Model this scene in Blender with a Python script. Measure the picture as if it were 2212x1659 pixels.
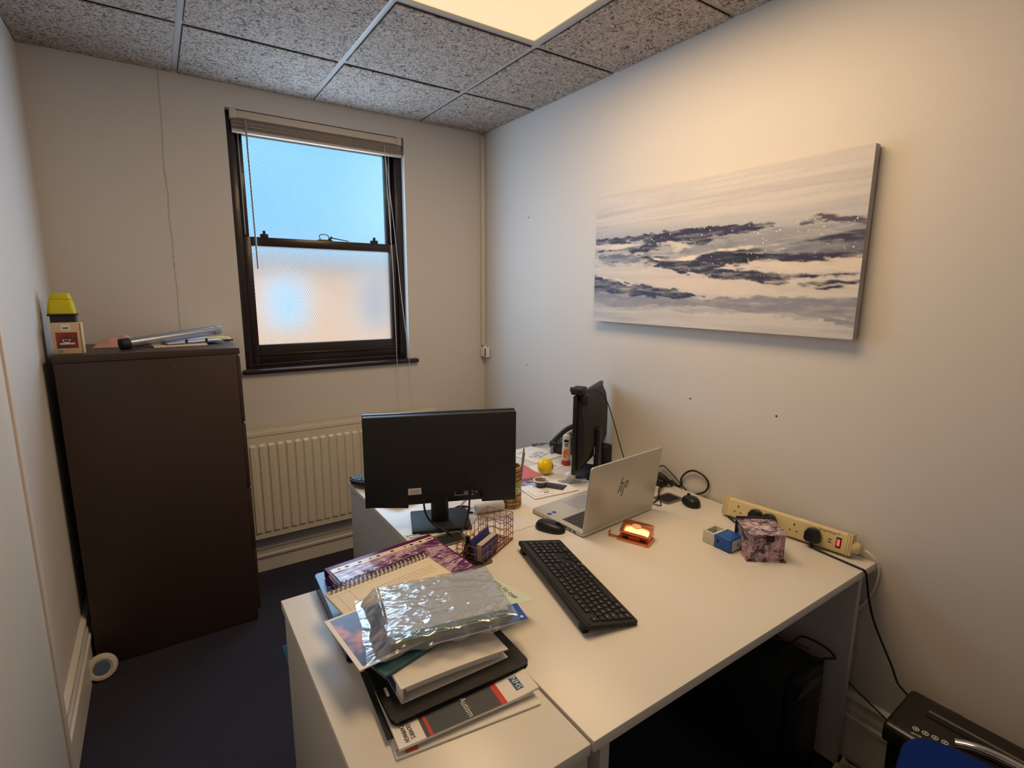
import bpy, bmesh, math, random
import numpy as np
from mathutils import Vector, Matrix, Euler

random.seed(7)
for o in list(bpy.data.objects):
    bpy.data.objects.remove(o, do_unlink=True)
SC = bpy.context.scene
COL = SC.collection
PI = math.pi

# ------------------------------------------------------------------ camera, world, lights
def lin(c):
    c = c / 255.0
    return c / 12.92 if c <= 0.04045 else ((c + 0.055) / 1.055) ** 2.4
def C(r, g, b):
    return (lin(r), lin(g), lin(b), 1.0)

YAW, PITCH, ROLL, FPX = 0.5951349, 0.1773822, 0.0069727, 1128.234
cam_d = bpy.data.cameras.new('camera'); cam = bpy.data.objects.new('camera', cam_d); COL.objects.link(cam)
cam_d.sensor_fit = 'HORIZONTAL'; cam_d.sensor_width = 36.0; cam_d.lens = 36.0 * FPX / 2212.0
cam_d.clip_start = 0.02; cam_d.clip_end = 200
_cp, _sp, _cy, _sy, _cr, _sr = math.cos(PITCH), math.sin(PITCH), math.cos(YAW), math.sin(YAW), math.cos(ROLL), math.sin(ROLL)
_Rz = Matrix(((_cy, -_sy, 0), (_sy, _cy, 0), (0, 0, 1)))
_Rx = Matrix(((1, 0, 0), (0, _cp, -_sp), (0, _sp, _cp)))
_B = Matrix(((1, 0, 0), (0, 0, -1), (0, 1, 0)))
_Rr = Matrix(((_cr, -_sr, 0), (_sr, _cr, 0), (0, 0, 1)))
_R = _Rr @ _B @ _Rx @ _Rz
_m = Matrix((_R[0], -Vector(_R[1]), -Vector(_R[2]))).transposed().to_4x4()
_m.translation = Vector((-1.8147, -3.0170, 1.5526))
cam.matrix_world = _m
SC.camera = cam

SC.view_settings.view_transform = 'Standard'
SC.view_settings.look = 'None'
SC.view_settings.gamma = 1.0
SC.view_settings.use_curve_mapping = False
SC.view_settings.exposure = 0.0
SC.cycles.use_denoising = True
SC.cycles.max_bounces = 8
SC.cycles.diffuse_bounces = 4
SC.cycles.glossy_bounces = 3
SC.cycles.transparent_max_bounces = 8
SC.cycles.sample_clamp_indirect = 6.0

world = bpy.data.worlds.new('sky'); SC.world = world; world.use_nodes = True
_nt = world.node_tree; _nt.nodes.clear()
_o = _nt.nodes.new('ShaderNodeOutputWorld'); _bg = _nt.nodes.new('ShaderNodeBackground')
_tc = _nt.nodes.new('ShaderNodeTexCoord'); _ns = _nt.nodes.new('ShaderNodeTexNoise'); _rp = _nt.nodes.new('ShaderNodeValToRGB')
_ns.inputs['Scale'].default_value = 3.2; _ns.inputs['Detail'].default_value = 3.0
_rp.color_ramp.elements[0].position = 0.42; _rp.color_ramp.elements[0].color = (0.22, 0.52, 0.80, 1)
_rp.color_ramp.elements[1].position = 0.72; _rp.color_ramp.elements[1].color = (0.50, 0.84, 0.95, 1)
_nt.links.new(_tc.outputs['Generated'], _ns.inputs['Vector']); _nt.links.new(_ns.outputs['Fac'], _rp.inputs['Fac'])
_nt.links.new(_rp.outputs['Color'], _bg.inputs['Color']); _bg.inputs['Strength'].default_value = 1.6
_nt.links.new(_bg.outputs['Background'], _o.inputs['Surface'])

sun_d = bpy.data.lights.new('sun', 'SUN'); sun = bpy.data.objects.new('sun', sun_d); COL.objects.link(sun)
sun_d.energy = 4.2; sun_d.angle = 0.02; sun_d.color = (1.0, 0.95, 0.88)
sun.rotation_euler = (math.radians(50), 0, math.radians(-20))     # shines towards +Y, onto the house opposite

def area_light(name, loc, rot, sx, sy, power, color, spread=180):
    d = bpy.data.lights.new(name, 'AREA'); o = bpy.data.objects.new(name, d); COL.objects.link(o)
    d.shape = 'RECTANGLE'; d.size = sx; d.size_y = sy; d.energy = power; d.color = color; d.spread = math.radians(spread)
    o.location = loc; o.rotation_euler = rot
    return o
# daylight entering by the frosted window
area_light('window_daylight', (-1.0, 0.046, 1.76), (math.radians(-90), 0, 0), 0.76, 1.02, 16.0, (0.52, 0.74, 1.0))
# the lit ceiling panel
area_light('ceiling_panel_lamp', (-0.746, -1.749, 2.508), (0, 0, 0), 0.54, 1.14, 19.5, (1.0, 0.69, 0.39))

# ------------------------------------------------------------------ mesh helpers
def BX(bm, x0, x1, y0, y1, z0, z1, M=None):
    co = [(x0, y0, z0), (x1, y0, z0), (x1, y1, z0), (x0, y1, z0), (x0, y0, z1), (x1, y0, z1), (x1, y1, z1), (x0, y1, z1)]
    v = [bm.verts.new((M @ Vector(c)) if M else c) for c in co]
    for f in ((3, 2, 1, 0), (4, 5, 6, 7), (0, 1, 5, 4), (1, 2, 6, 5), (2, 3, 7, 6), (3, 0, 4, 7)):
        bm.faces.new([v[i] for i in f])
def box(x0, x1, y0, y1, z0, z1, M=None):
    bm = bmesh.new(); BX(bm, x0, x1, y0, y1, z0, z1, M); return bm
def frame_of(d):
    d = Vector(d).normalized()
    a = Vector((0, 0, 1)) if abs(d.z) < 0.9 else Vector((1, 0, 0))
    u = d.cross(a).normalized(); w = d.cross(u).normalized()
    return u, w
def CYL(bm, p0, p1, r0, r1=None, n=24):
    r1 = r0 if r1 is None else r1
    p0, p1 = Vector(p0), Vector(p1); u, w = frame_of(p1 - p0)
    A, Bv = [], []
    for i in range(n):
        a = 2 * PI * i / n; d = u * math.cos(a) + w * math.sin(a)
        A.append(bm.verts.new(p0 + d * r0)); Bv.append(bm.verts.new(p1 + d * r1))
    for i in range(n):
        j = (i + 1) % n; bm.faces.new((A[i], A[j], Bv[j], Bv[i]))
    bm.faces.new(A[::-1]); bm.faces.new(Bv)
def LATHE(bm, prof, n=32, M=None):
    rings = []
    for r, z in prof:
        if r < 1e-6:
            p = Vector((0, 0, z)); rings.append([bm.verts.new(M @ p if M else p)])
        else:
            ring = []
            for i in range(n):
                a = 2 * PI * i / n; p = Vector((r * math.cos(a), r * math.sin(a), z)); ring.append(bm.verts.new(M @ p if M else p))
            rings.append(ring)
    for a, b in zip(rings[:-1], rings[1:]):
        for i in range(n):
            j = (i + 1) % n
            if len(a) == 1 and len(b) == 1: continue
            if len(a) == 1: bm.faces.new((a[0], b[i], b[j]))
            elif len(b) == 1: bm.faces.new((a[i], a[j], b[0]))
            else: bm.faces.new((a[i], a[j], b[j], b[i]))
def catmull(pts, k):
    P = [Vector(p) for p in pts]
    if k <= 1 or len(P) < 3: return P
    Q = [P[0] * 2 - P[1]] + P + [P[-1] * 2 - P[-2]]; out = []
    for i in range(1, len(Q) - 2):
        a, b, c, d = Q[i - 1:i + 3]
        for s in range(k):
            t = s / k
            out.append(0.5 * (2 * b + (c - a) * t + (2 * a - 5 * b + 4 * c - d) * t * t + (3 * b - a - 3 * c + d) * t ** 3))
    out.append(P[-1]); return out
def TUBE(bm, pts, r, n=8, k=6, closed=False):
    P = catmull(pts, k); m = len(P); rings = []; u = None
    for i, p in enumerate(P):
        if closed: t = P[(i + 1) % m] - P[i - 1]
        else: t = P[min(i + 1, m - 1)] - P[max(i - 1, 0)]
        if t.length < 1e-9: t = Vector((0, 0, 1))
        t.normalize()
        if u is None: u, _ = frame_of(t)
        u = (u - t * u.dot(t))
        if u.length < 1e-6: u, _ = frame_of(t)
        u.normalize(); w = t.cross(u)
        rings.append([bm.verts.new(p + (u * math.cos(2 * PI * j / n) + w * math.sin(2 * PI * j / n)) * r) for j in range(n)])
    L = m if closed else m - 1
    for i in range(L):
        a, b = rings[i], rings[(i + 1) % m]
        for j in range(n):
            q = (j + 1) % n; bm.faces.new((a[j], a[q], b[q], b[j]))
    if not closed:
        bm.faces.new(rings[0][::-1]); bm.faces.new(rings[-1])
def PRISM(bm, poly, z0, z1, M=None):
    f = lambda x, y, z: bm.verts.new((M @ Vector((x, y, z))) if M else (x, y, z))
    a = [f(x, y, z0) for x, y in poly]; b = [f(x, y, z1) for x, y in poly]; n = len(poly)
    bm.faces.new(a[::-1]); bm.faces.new(b)
    for i in range(n):
        j = (i + 1) % n; bm.faces.new((a[i], a[j], b[j], b[i]))
def rounded(w, h, r, n=5, cx=0, cy=0):
    out = []
    for sx, sy, a0 in ((1, 1, 0), (-1, 1, PI / 2), (-1, -1, PI), (1, -1, 1.5 * PI)):
        for i in range(n + 1):
            a = a0 + PI / 2 * i / n
            out.append((cx + sx * (w / 2 - r) + r * math.cos(a), cy + sy * (h / 2 - r) + r * math.sin(a)))
    return out
def SHEET(bm, f, nu, nv, th, M=None):
    """solid sheet: f(u,v) -> xyz of its top, th thick below"""
    T = [[None] * (nv + 1) for _ in range(nu + 1)]; Bt = [[None] * (nv + 1) for _ in range(nu + 1)]
    for i in range(nu + 1):
        for j in range(nv + 1):
            p = Vector(f(i / nu, j / nv)); q = p - Vector((0, 0, th))
            T[i][j] = bm.verts.new(M @ p if M else p); Bt[i][j] = bm.verts.new(M @ q if M else q)
    for i in range(nu):
        for j in range(nv):
            bm.faces.new((T[i][j], T[i + 1][j], T[i + 1][j + 1], T[i][j + 1]))
            bm.faces.new((Bt[i][j], Bt[i][j + 1], Bt[i + 1][j + 1], Bt[i + 1][j]))
    for i in range(nu):
        bm.faces.new((Bt[i][0], Bt[i + 1][0], T[i + 1][0], T[i][0])); bm.faces.new((T[i][nv], T[i + 1][nv], Bt[i + 1][nv], Bt[i][nv]))
    for j in range(nv):
        bm.faces.new((T[0][j], T[0][j + 1], Bt[0][j + 1], Bt[0][j])); bm.faces.new((Bt[nu][j], Bt[nu][j + 1], T[nu][j + 1], T[nu][j]))
def finish(bm, bevel=0.0, seg=2):
    bmesh.ops.recalc_face_normals(bm, faces=bm.faces)
    if bevel:
        es = [e for e in bm.edges if len(e.link_faces) == 2 and e.calc_face_angle(0) > 0.6]
        bmesh.ops.bevel(bm, geom=es, offset=bevel, segments=seg, profile=0.5, affect='EDGES', clamp_overlap=True)
def obj(name, bm, m, parent=None, bevel=0.0, seg=2, smooth=40, label=None):
    finish(bm, bevel, seg)
    me = bpy.data.meshes.new(name); bm.to_mesh(me); bm.free()
    if smooth:
        me.polygons.foreach_set('use_smooth', [True] * len(me.polygons)); me.set_sharp_from_angle(angle=math.radians(smooth))
    if m: me.materials.append(m)
    o = bpy.data.objects.new(name, me); COL.objects.link(o)
    if parent: o.parent = parent
    if label: o['label'] = label
    return o
def tag(o, label, cat, group=None, kind=None):
    o['label'] = label; o['category'] = cat
    if group: o['group'] = group
    if kind: o['kind'] = kind
    return o
def thing(name, label, cat, loc=(0, 0, 0), rot=0.0, group=None):
    o = bpy.data.objects.new(name, None); o.empty_display_size = 0.05; COL.objects.link(o)
    o.location = loc; o.rotation_euler = rot if isinstance(rot, tuple) else (0, 0, rot)
    return tag(o, label, cat, group)
def struct(name, bm, m, parent=None, bevel=0.0, smooth=40):
    o = obj(name, bm, m, parent, bevel, smooth=smooth)
    if parent is None: o['kind'] = 'structure'
    return o
def share(name, me, parent, loc, rot=(0, 0, 0)):
    o = bpy.data.objects.new(name, me); COL.objects.link(o); o.parent = parent; o.location = loc; o.rotation_euler = rot
    return o
def place(o, x, y, z):
    o.location = (x, y, z); return o
def basis(o, x, y):
    """matrix with origin o, local x and y axes; text drawn in x-y, facing x cross y"""
    x = Vector(x).normalized(); y = Vector(y); z = x.cross(y).normalized(); y = z.cross(x)
    m = Matrix((x, y, z)).transposed().to_4x4(); m.translation = Vector(o); return m
_txt = {}
def TXT(name, s, size, m, parent, M, ext=0.0003, align='CENTER', xs=1.0):
    key = (s, size, ext, align)
    if key not in _txt:
        cu = bpy.data.curves.new('lettering', 'FONT'); cu.body = s; cu.size = size; cu.extrude = ext; cu.align_x = align; cu.align_y = 'CENTER'; cu.resolution_u = 3
        t = bpy.data.objects.new('lettering', cu); COL.objects.link(t)
        dg = bpy.context.evaluated_depsgraph_get(); me = bpy.data.meshes.new_from_object(t.evaluated_get(dg))
        bpy.data.objects.remove(t, do_unlink=True); bpy.data.curves.remove(cu); _txt[key] = me
    me = _txt[key].copy(); me.transform(M @ Matrix.Diagonal((xs, 1, 1, 1))); me.materials.clear(); me.materials.append(m); me.name = name
    o = bpy.data.objects.new(name, me); COL.objects.link(o)
    if parent: o.parent = parent
    return o

# ------------------------------------------------------------------ materials
def mat(name, col, rough=0.5, metal=0.0, spec=0.5, bump=0.0, bscale=200.0, var=0.0, vscale=8.0, coat=0.0, trans=0.0, alpha=1.0, emis=None, estr=1.0, ior=1.45, stretch=(1, 1, 1), sheen=0.0):
    m = bpy.data.materials.new(name); m.use_nodes = True; nt = m.node_tree; b = nt.nodes['Principled BSDF']
    b.inputs['Base Color'].default_value = col; b.inputs['Roughness'].default_value = rough; b.inputs['Metallic'].default_value = metal
    b.inputs['Specular IOR Level'].default_value = spec; b.inputs['Coat Weight'].default_value = coat; b.inputs['Transmission Weight'].default_value = trans
    b.inputs['Alpha'].default_value = alpha; b.inputs['IOR'].default_value = ior; b.inputs['Sheen Weight'].default_value = sheen
    if emis: b.inputs['Emission Color'].default_value = emis; b.inputs['Emission Strength'].default_value = estr
    if bump or var:
        tc = nt.nodes.new('ShaderNodeTexCoord'); mp = nt.nodes.new('ShaderNodeMapping'); mp.inputs['Scale'].default_value = stretch
        nt.links.new(tc.outputs['Object'], mp.inputs['Vector'])
    if bump:
        n = nt.nodes.new('ShaderNodeTexNoise'); n.inputs['Scale'].default_value = bscale; n.inputs['Detail'].default_value = 4
        bp = nt.nodes.new('ShaderNodeBump'); bp.inputs['Strength'].default_value = bump; bp.inputs['Distance'].default_value = 0.002
        nt.links.new(mp.outputs['Vector'], n.inputs['Vector']); nt.links.new(n.outputs['Fac'], bp.inputs['Height']); nt.links.new(bp.outputs['Normal'], b.inputs['Normal'])
    if var:
        n = nt.nodes.new('ShaderNodeTexNoise'); n.inputs['Scale'].default_value = vscale; n.inputs['Detail'].default_value = 5
        hs = nt.nodes.new('ShaderNodeMix'); hs.data_type = 'RGBA'
        hs.inputs[6].default_value = tuple(max(0, c * (1 - var)) for c in col[:3]) + (1,); hs.inputs[7].default_value = tuple(min(1, c * (1 + var)) for c in col[:3]) + (1,)
        nt.links.new(mp.outputs['Vector'], n.inputs['Vector']); nt.links.new(n.outputs['Fac'], hs.inputs[0]); nt.links.new(hs.outputs[2], b.inputs['Base Color'])
    return m
def nodes_of(m): return m.node_tree, m.node_tree.nodes['Principled BSDF']
def ramp_mat(name, stops, scale, kind='noise', rough=0.5, detail=6, stretch=(1, 1, 1), bump=0.0, distortion=0.0, const=False):
    m = bpy.data.materials.new(name); m.use_nodes = True; nt, b = nodes_of(m)
    tc = nt.nodes.new('ShaderNodeTexCoord'); mp = nt.nodes.new('ShaderNodeMapping'); mp.inputs['Scale'].default_value = stretch
    nt.links.new(tc.outputs['Object'], mp.inputs['Vector'])
    if kind == 'noise':
        n = nt.nodes.new('ShaderNodeTexNoise'); n.inputs['Detail'].default_value = detail; n.inputs['Distortion'].default_value = distortion; out = n.outputs['Fac']
    elif kind == 'wave':
        n = nt.nodes.new('ShaderNodeTexWave'); n.inputs['Distortion'].default_value = distortion; n.inputs['Detail'].default_value = detail; out = n.outputs['Fac']
    else:
        n = nt.nodes.new('ShaderNodeTexVoronoi'); out = n.outputs['Distance']
    n.inputs['Scale'].default_value = scale
    nt.links.new(mp.outputs['Vector'], n.inputs['Vector'])
    r = nt.nodes.new('ShaderNodeValToRGB'); cr = r.color_ramp
    if const: cr.interpolation = 'CONSTANT'
    while len(cr.elements) < len(stops): cr.elements.new(0.5)
    for e, (p, c) in zip(cr.elements, stops): e.position = p; e.color = c
    nt.links.new(out, r.inputs['Fac']); nt.links.new(r.outputs['Color'], b.inputs['Base Color']); b.inputs['Roughness'].default_value = rough
    if bump:
        bp = nt.nodes.new('ShaderNodeBump'); bp.inputs['Strength'].default_value = bump; bp.inputs['Distance'].default_value = 0.003
        nt.links.new(out, bp.inputs['Height']); nt.links.new(bp.outputs['Normal'], b.inputs['Normal'])
    return m

M_wall = mat('wall_paint', C(214, 209, 203), 0.6, bump=0.12, bscale=120, var=0.02, vscale=2.0)
M_gloss = mat('gloss_white_paint', C(222, 217, 208), 0.35, bump=0.05, bscale=60)
M_carpet = ramp_mat('navy_carpet', [(0.3, C(26, 25, 38)), (0.55, C(44, 43, 58)), (0.8, C(66, 63, 78))], 420, rough=0.95, bump=0.6)
M_tile = ramp_mat('mineral_fibre_tile', [(0.34, C(76, 66, 60)), (0.42, C(134, 122, 113)), (0.52, C(174, 160, 149)), (0.72, C(194, 180, 168))], 50, rough=0.9, detail=2.5, bump=0.9, distortion=2.2)
M_tee = mat('white_tee_bar', C(170, 164, 160), 0.45)
M_frame = mat('dark_stained_wood', C(38, 24, 22), 0.32, bump=0.1, bscale=40, var=0.25, vscale=12, stretch=(1, 1, 0.1), coat=0.1)
M_black = mat('black_plastic', C(22, 22, 23), 0.42)
M_blackm = mat('black_matt_plastic', C(26, 26, 27), 0.6, bump=0.05, bscale=600)
M_blackg = mat('black_gloss_plastic', C(12, 12, 13), 0.12, coat=0.3)
M_rubber = mat('black_cable_rubber', C(16, 16, 17), 0.5)
M_desk = mat('white_laminate', C(226, 222, 214), 0.32, bump=0.02, bscale=300, var=0.012, vscale=5)
M_deskedge = mat('grey_edge_board', C(196, 192, 186), 0.45)
M_panelgrey = mat('light_grey_board', C(190, 187, 182), 0.5)
M_white = mat('white_plastic', C(232, 230, 226), 0.4)
M_paper = mat('white_paper', C(232, 229, 224), 0.75)
M_cream = mat('cream_paper', C(228, 216, 192), 0.8)
M_copper = mat('copper_metal', C(226, 140, 100), 0.18, metal=1.0)
M_copperw = mat('copper_wire', C(196, 128, 96), 0.32, metal=0.9)
M_chrome = mat('chrome', C(210, 210, 214), 0.12, metal=1.0)
M_silver = mat('silver_laptop_metal', C(196, 193, 186), 0.36, metal=0.35)
M_screen = mat('dark_screen_glass', C(8, 8, 10), 0.1, coat=0.4)
M_ink = mat('black_ink', C(24, 24, 26), 0.7)
M_navyink = mat('navy_ink', C(20, 52, 120), 0.6)
M_whiteink = mat('white_ink', C(225, 225, 225), 0.7)
M_greyink = mat('grey_ink', C(150, 146, 140), 0.7)
M_redp = mat('red_plastic', C(190, 38, 44), 0.4)
M_yellow = mat('yellow_gloss', C(238, 208, 10), 0.22)
M_clear = mat('clear_plastic', (0.95, 0.96, 0.98, 1), 0.08, trans=1.0, ior=1.25)

# ------------------------------------------------------------------ the room
WX0, WX1, WY0, WY1, H = -2.183, 0.0, -3.75, 0.0, 2.519
struct('floor', box(WX0 - 0.1, WX1 + 0.1, WY0 - 0.1, WY1 + 0.3, -0.05, 0.0), M_carpet)
# back wall with the window opening
ox0, ox1, oz0, oz1 = -1.452, -0.540, 1.133, 2.412
bm = bmesh.new()
BX(bm, WX0 - 0.1, ox0, 0.0, 0.28, 0, H + 0.1); BX(bm, ox1, WX1 + 0.1, 0.0, 0.28, 0, H + 0.1)
BX(bm, ox0, ox1, 0.0, 0.28, 0, oz0 - 0.012); BX(bm, ox0, ox1, 0.0, 0.28, oz1, H + 0.1)
W_back = struct('wall_back', bm, M_wall, smooth=0)
W_right = struct('wall_right', box(WX1, WX1 + 0.1, WY0, WY1, 0, H + 0.1), M_wall, smooth=0)
W_left = struct('wall_left', box(WX0 - 0.1, WX0, WY0, WY1, 0, H + 0.1), M_wall, smooth=0)
struct('wall_front', box(WX0 - 0.1, WX1 + 0.1, WY0 - 0.1, WY0, 0, H + 0.1), M_wall, smooth=0)
# wall blemishes: screw holes, a painted-over cable crack
M_hole = mat('screw_hole_shade', C(58, 52, 48), 0.8)  # dark plug colour paints in the shade inside each hole
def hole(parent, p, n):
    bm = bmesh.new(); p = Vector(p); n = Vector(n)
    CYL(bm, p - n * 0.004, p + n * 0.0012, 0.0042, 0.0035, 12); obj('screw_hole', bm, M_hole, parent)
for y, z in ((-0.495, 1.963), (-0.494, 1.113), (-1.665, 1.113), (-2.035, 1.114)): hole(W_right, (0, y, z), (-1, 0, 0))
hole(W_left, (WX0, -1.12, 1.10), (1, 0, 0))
bm = bmesh.new()
TUBE(bm, [(-1.709, 0.0, 2.519), (-1.713, 0.0, 2.285), (-1.722, 0.0, 2.12), (-1.717, 0.0, 1.982), (-1.7225, 0.0, 1.878), (-1.7185, 0, 1.76), (-1.723, 0.0, 1.687), (-1.720, 0.0, 1.56), (-1.7235, 0.0, 1.45), (-1.724, 0.0, 1.30)], 0.0026, 6, 6)
for z in (1.93, 1.665, 1.70, 2.07): CYL(bm, (-1.7205, 0.001, z - 0.004), (-1.7205, -0.003, z + 0.004), 0.005, 0.003, 8)
obj('painted_cable', bm, mat('painted_over_cable', C(196, 188, 178), 0.6), W_back)

# baseboards with a moulded profile (height, depth)
PROF = [(0, 0), (0, 0.020), (0.145, 0.020), (0.150, 0.026), (0.160, 0.026), (0.166, 0.019), (0.186, 0.019), (0.192, 0.015), (0.205, 0.013), (0.214, 0.017), (0.224, 0.017), (0.235, 0.006), (0.237, 0)]
PROF_B = [(0, 0), (0, 0.024), (0.082, 0.024), (0.086, 0.034), (0.098, 0.036), (0.104, 0.028), (0.128, 0.026), (0.134, 0.032), (0.142, 0.032), (0.148, 0.022), (0.166, 0.020), (0.172, 0.026), (0.184, 0.026), (0.192, 0.012), (0.235, 0.010), (0.237, 0)]
def baseboard(name, p0, p1, nrm, PROF=PROF):
    bm = bmesh.new(); p0, p1, n = Vector(p0), Vector(p1), Vector(nrm)
    a = [bm.verts.new(p0 + n * d + Vector((0, 0, h))) for h, d in PROF]; b = [bm.verts.new(p1 + n * d + Vector((0, 0, h))) for h, d in PROF]
    for i in range(len(a) - 1): bm.faces.new((a[i], a[i + 1], b[i + 1], b[i]))
    bm.faces.new(a); bm.faces.new(b[::-1]); bm.faces.new((a[0], b[0], b[-1], a[-1]))
    return struct(name, bm, M_gloss, smooth=30)
baseboard('baseboard_back', (WX0, 0, 0), (WX1, 0, 0), (0, -1, 0), PROF_B)
baseboard('baseboard_right', (WX1, WY0, 0), (WX1, 0, 0), (-1, 0, 0))
baseboard('baseboard_left', (WX0, -1.215, 0), (WX0, 0, 0), (1, 0, 0))
# boxed door lining that starts beside the filing cabinet's wall
bm = bmesh.new(); BX(bm, WX0, WX0 + 0.038, -3.1, -1.215, 0, 2.14)
struct('trim_1', bm, M_gloss, bevel=0.004)
bm = bmesh.new(); BX(bm, WX0, WX0 + 0.045, -1.235, -1.200, 0.0, 2.16)
struct('trim_3', bm, mat('beige_bead_paint', C(206, 196, 186), 0.55), bevel=0.006)
# corner trunking with a small white alarm unit
bm = bmesh.new(); BX(bm, -0.028, -0.001, -0.020, -0.001, 1.19, 2.505)
struct('trim_2', bm, mat('trunking_paint', C(218, 214, 206), 0.5), bevel=0.003)
al = thing('alarm_unit', 'small white alarm box with red strip low in the wall corner', 'alarm', (-0.003, -0.035, 1.115))
obj('housing', box(-0.032, 0.0, -0.045, 0.030, 0, 0.064), M_white, al, 0.004)
obj('red_strip', box(-0.0345, -0.031, -0.042, -0.030, 0.006, 0.058), mat('red_lens', C(150, 22, 20), 0.3), al, 0.001)
obj('cable_entry', box(-0.022, -0.008, -0.012, 0.004, 0.064, 0.076), M_white, al, 0.001)

# suspended ceiling: backing, tee bars and single tiles
ceil = struct('ceiling', box(WX0 - 0.1, WX1 + 0.1, WY0 - 0.1, WY1 + 0.1, H + 0.03, H + 0.08), M_tee)
gx = [WX0, -1.646, -1.046, -0.446, WX1]; gy = [0.0, -0.549, -1.149, -1.749, -2.349, -2.949, -3.549, WY0]
for x in gx[1:-1]: obj('main_tee', box(x - 0.012, x + 0.012, WY0, WY1, H + 0.004, H + 0.012), M_tee, ceil, 0.001)
for y in gy[1:-1]:
    for xs in (((WX0, -1.034), (-0.458, WX1)) if abs(y + 1.749) < 0.01 else ((WX0, WX1),)): obj('cross_tee', box(xs[0], xs[1], y - 0.012, y + 0.012, H + 0.005, H + 0.0125), M_tee, ceil, 0.001)
for nm, a in (('edge_angle', (WX0, WX0 + 0.02, WY0, WY1)), ('edge_angle', (WX1 - 0.02, WX1, WY0, WY1)), ('edge_angle', (WX0, WX1, -0.02, 0)), ('edge_angle', (WX0, WX1, WY0, WY0 + 0.02))):
    obj(nm, box(a[0], a[1], a[2], a[3], H + 0.0045, H + 0.0122), M_tee, ceil)
LIGHT_CELLS = ((2, 2), (2, 3))
for i in range(4):
    for j in range(7):
        if (i, j) in LIGHT_CELLS: continue
        x0, x1, y0, y1 = gx[i] + (0.003 if i == 0 else 0.013), gx[i + 1] - (0.003 if i == 3 else 0.013), gy[j + 1] + (0.003 if j == 6 else 0.013), gy[j] - (0.003 if j == 0 else 0.013)
        o = obj('ceiling_tile', box(x0, x1, y0, y1, H - 0.002, H + 0.0035), M_tile, ceil, 0.002, 1)
lp = thing('ceiling_light_panel', 'lit warm white light panel set in the tiled ceiling', 'ceiling light', (-0.746, -1.749, H))
bm = bmesh.new()
for a in ((-0.287, 0.287, -0.587, -0.568), (-0.287, 0.287, 0.568, 0.587), (-0.287, -0.268, -0.568, 0.568), (0.268, 0.287, -0.568, 0.568)): BX(bm, a[0], a[1], a[2], a[3], -0.001, 0.014)
obj('light_frame', bm, mat('light_frame_grey', C(178, 172, 162), 0.4), lp)
obj('diffuser', box(-0.268, 0.268, -0.568, 0.568, 0.004, 0.012), mat('lit_diffuser', C(120, 115, 105), 0.6, emis=(1.0, 0.74, 0.42, 1), estr=0.93), lp)

# ------------------------------------------------------------------ window
def frosted(name):
    m = bpy.data.materials.new(name); m.use_nodes = True; nt = m.node_tree; nt.nodes.clear()
    out = nt.nodes.new('ShaderNodeOutputMaterial'); g = nt.nodes.new('ShaderNodeBsdfRefraction'); gl = nt.nodes.new('ShaderNodeBsdfGlossy'); mx = nt.nodes.new('ShaderNodeMixShader')
    g.inputs['Roughness'].default_value = 0.30; g.inputs['IOR'].default_value = 1.30; gl.inputs['Roughness'].default_value = 0.25; mx.inputs['Fac'].default_value = 0.05
    tc = nt.nodes.new('ShaderNodeTexCoord'); v = nt.nodes.new('ShaderNodeTexVoronoi'); v.inputs['Scale'].default_value = 1.0; v.inputs['Randomness'].default_value = 0.0; mpg = nt.nodes.new('ShaderNodeMapping'); mpg.inputs['Scale'].default_value = (118.0, 0.0, 118.0 / 1.732); mpg.inputs['Rotation'].default_value = (0, math.radians(45), 0)
    bp = nt.nodes.new('ShaderNodeBump'); bp.inputs['Strength'].default_value = 0.55; bp.inputs['Distance'].default_value = 0.004
    nt.links.new(tc.outputs['Object'], mpg.inputs['Vector']); nt.links.new(mpg.outputs['Vector'], v.inputs['Vector']); nt.links.new(v.outputs['Distance'], bp.inputs['Height'])
    rp = nt.nodes.new('ShaderNodeValToRGB'); rp.color_ramp.elements[0].color = (1, 1, 1, 1); rp.color_ramp.elements[0].position = 0.20
    rp.color_ramp.elements[1].color = (0.66, 0.76, 0.84, 1); rp.color_ramp.elements[1].position = 0.62
    nt.links.new(v.outputs['Distance'], rp.inputs['Fac']); nt.links.new(rp.outputs['Color'], g.inputs['Color'])
    nt.links.new(bp.outputs['Normal'], g.inputs['Normal']); nt.links.new(bp.outputs['Normal'], gl.inputs['Normal'])
    nt.links.new(g.outputs[0], mx.inputs[1]); nt.links.new(gl.outputs[0], mx.inputs[2]); nt.links.new(mx.outputs[0], out.inputs['Surface'])
    return m
M_frost = frosted('textured_privacy_glass')
win = bpy.data.objects.new('window_1', None); COL.objects.link(win); win['kind'] = 'structure'
bm = bmesh.new()      # outer box frame
BX(bm, ox0, ox0 + 0.040, 0.045, 0.20, oz0, oz1); BX(bm, ox1 - 0.040, ox1, 0.045, 0.20, oz0, oz1)
BX(bm, ox0 + 0.040, ox1 - 0.040, 0.045, 0.20, oz1 - 0.05, oz1); BX(bm, ox0 + 0.04, ox1 - 0.04, 0.06, 0.20, oz0, oz0 + 0.022)
obj('window_frame', bm, M_frame, win, 0.003)
def sash(name, y, x0, x1, z0, z1, st, top, bot):
    bm = bmesh.new()
    BX(bm, x0, x0 + st, y - 0.02, y + 0.02, z0, z1); BX(bm, x1 - st, x1, y - 0.02, y + 0.02, z0, z1)
    BX(bm, x0 + st, x1 - st, y - 0.02, y + 0.02, z1 - top, z1); BX(bm, x0 + st, x1 - st, y - 0.02, y + 0.02, z0, z0 + bot)
    s = obj(name, bm, M_frame, win, 0.003)
    obj('pane', box(x0 + st - 0.004, x1 - st + 0.004, y + 0.002, y + 0.006, z0 + bot - 0.004, z1 - top + 0.004), M_frost, s)
    return s
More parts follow.
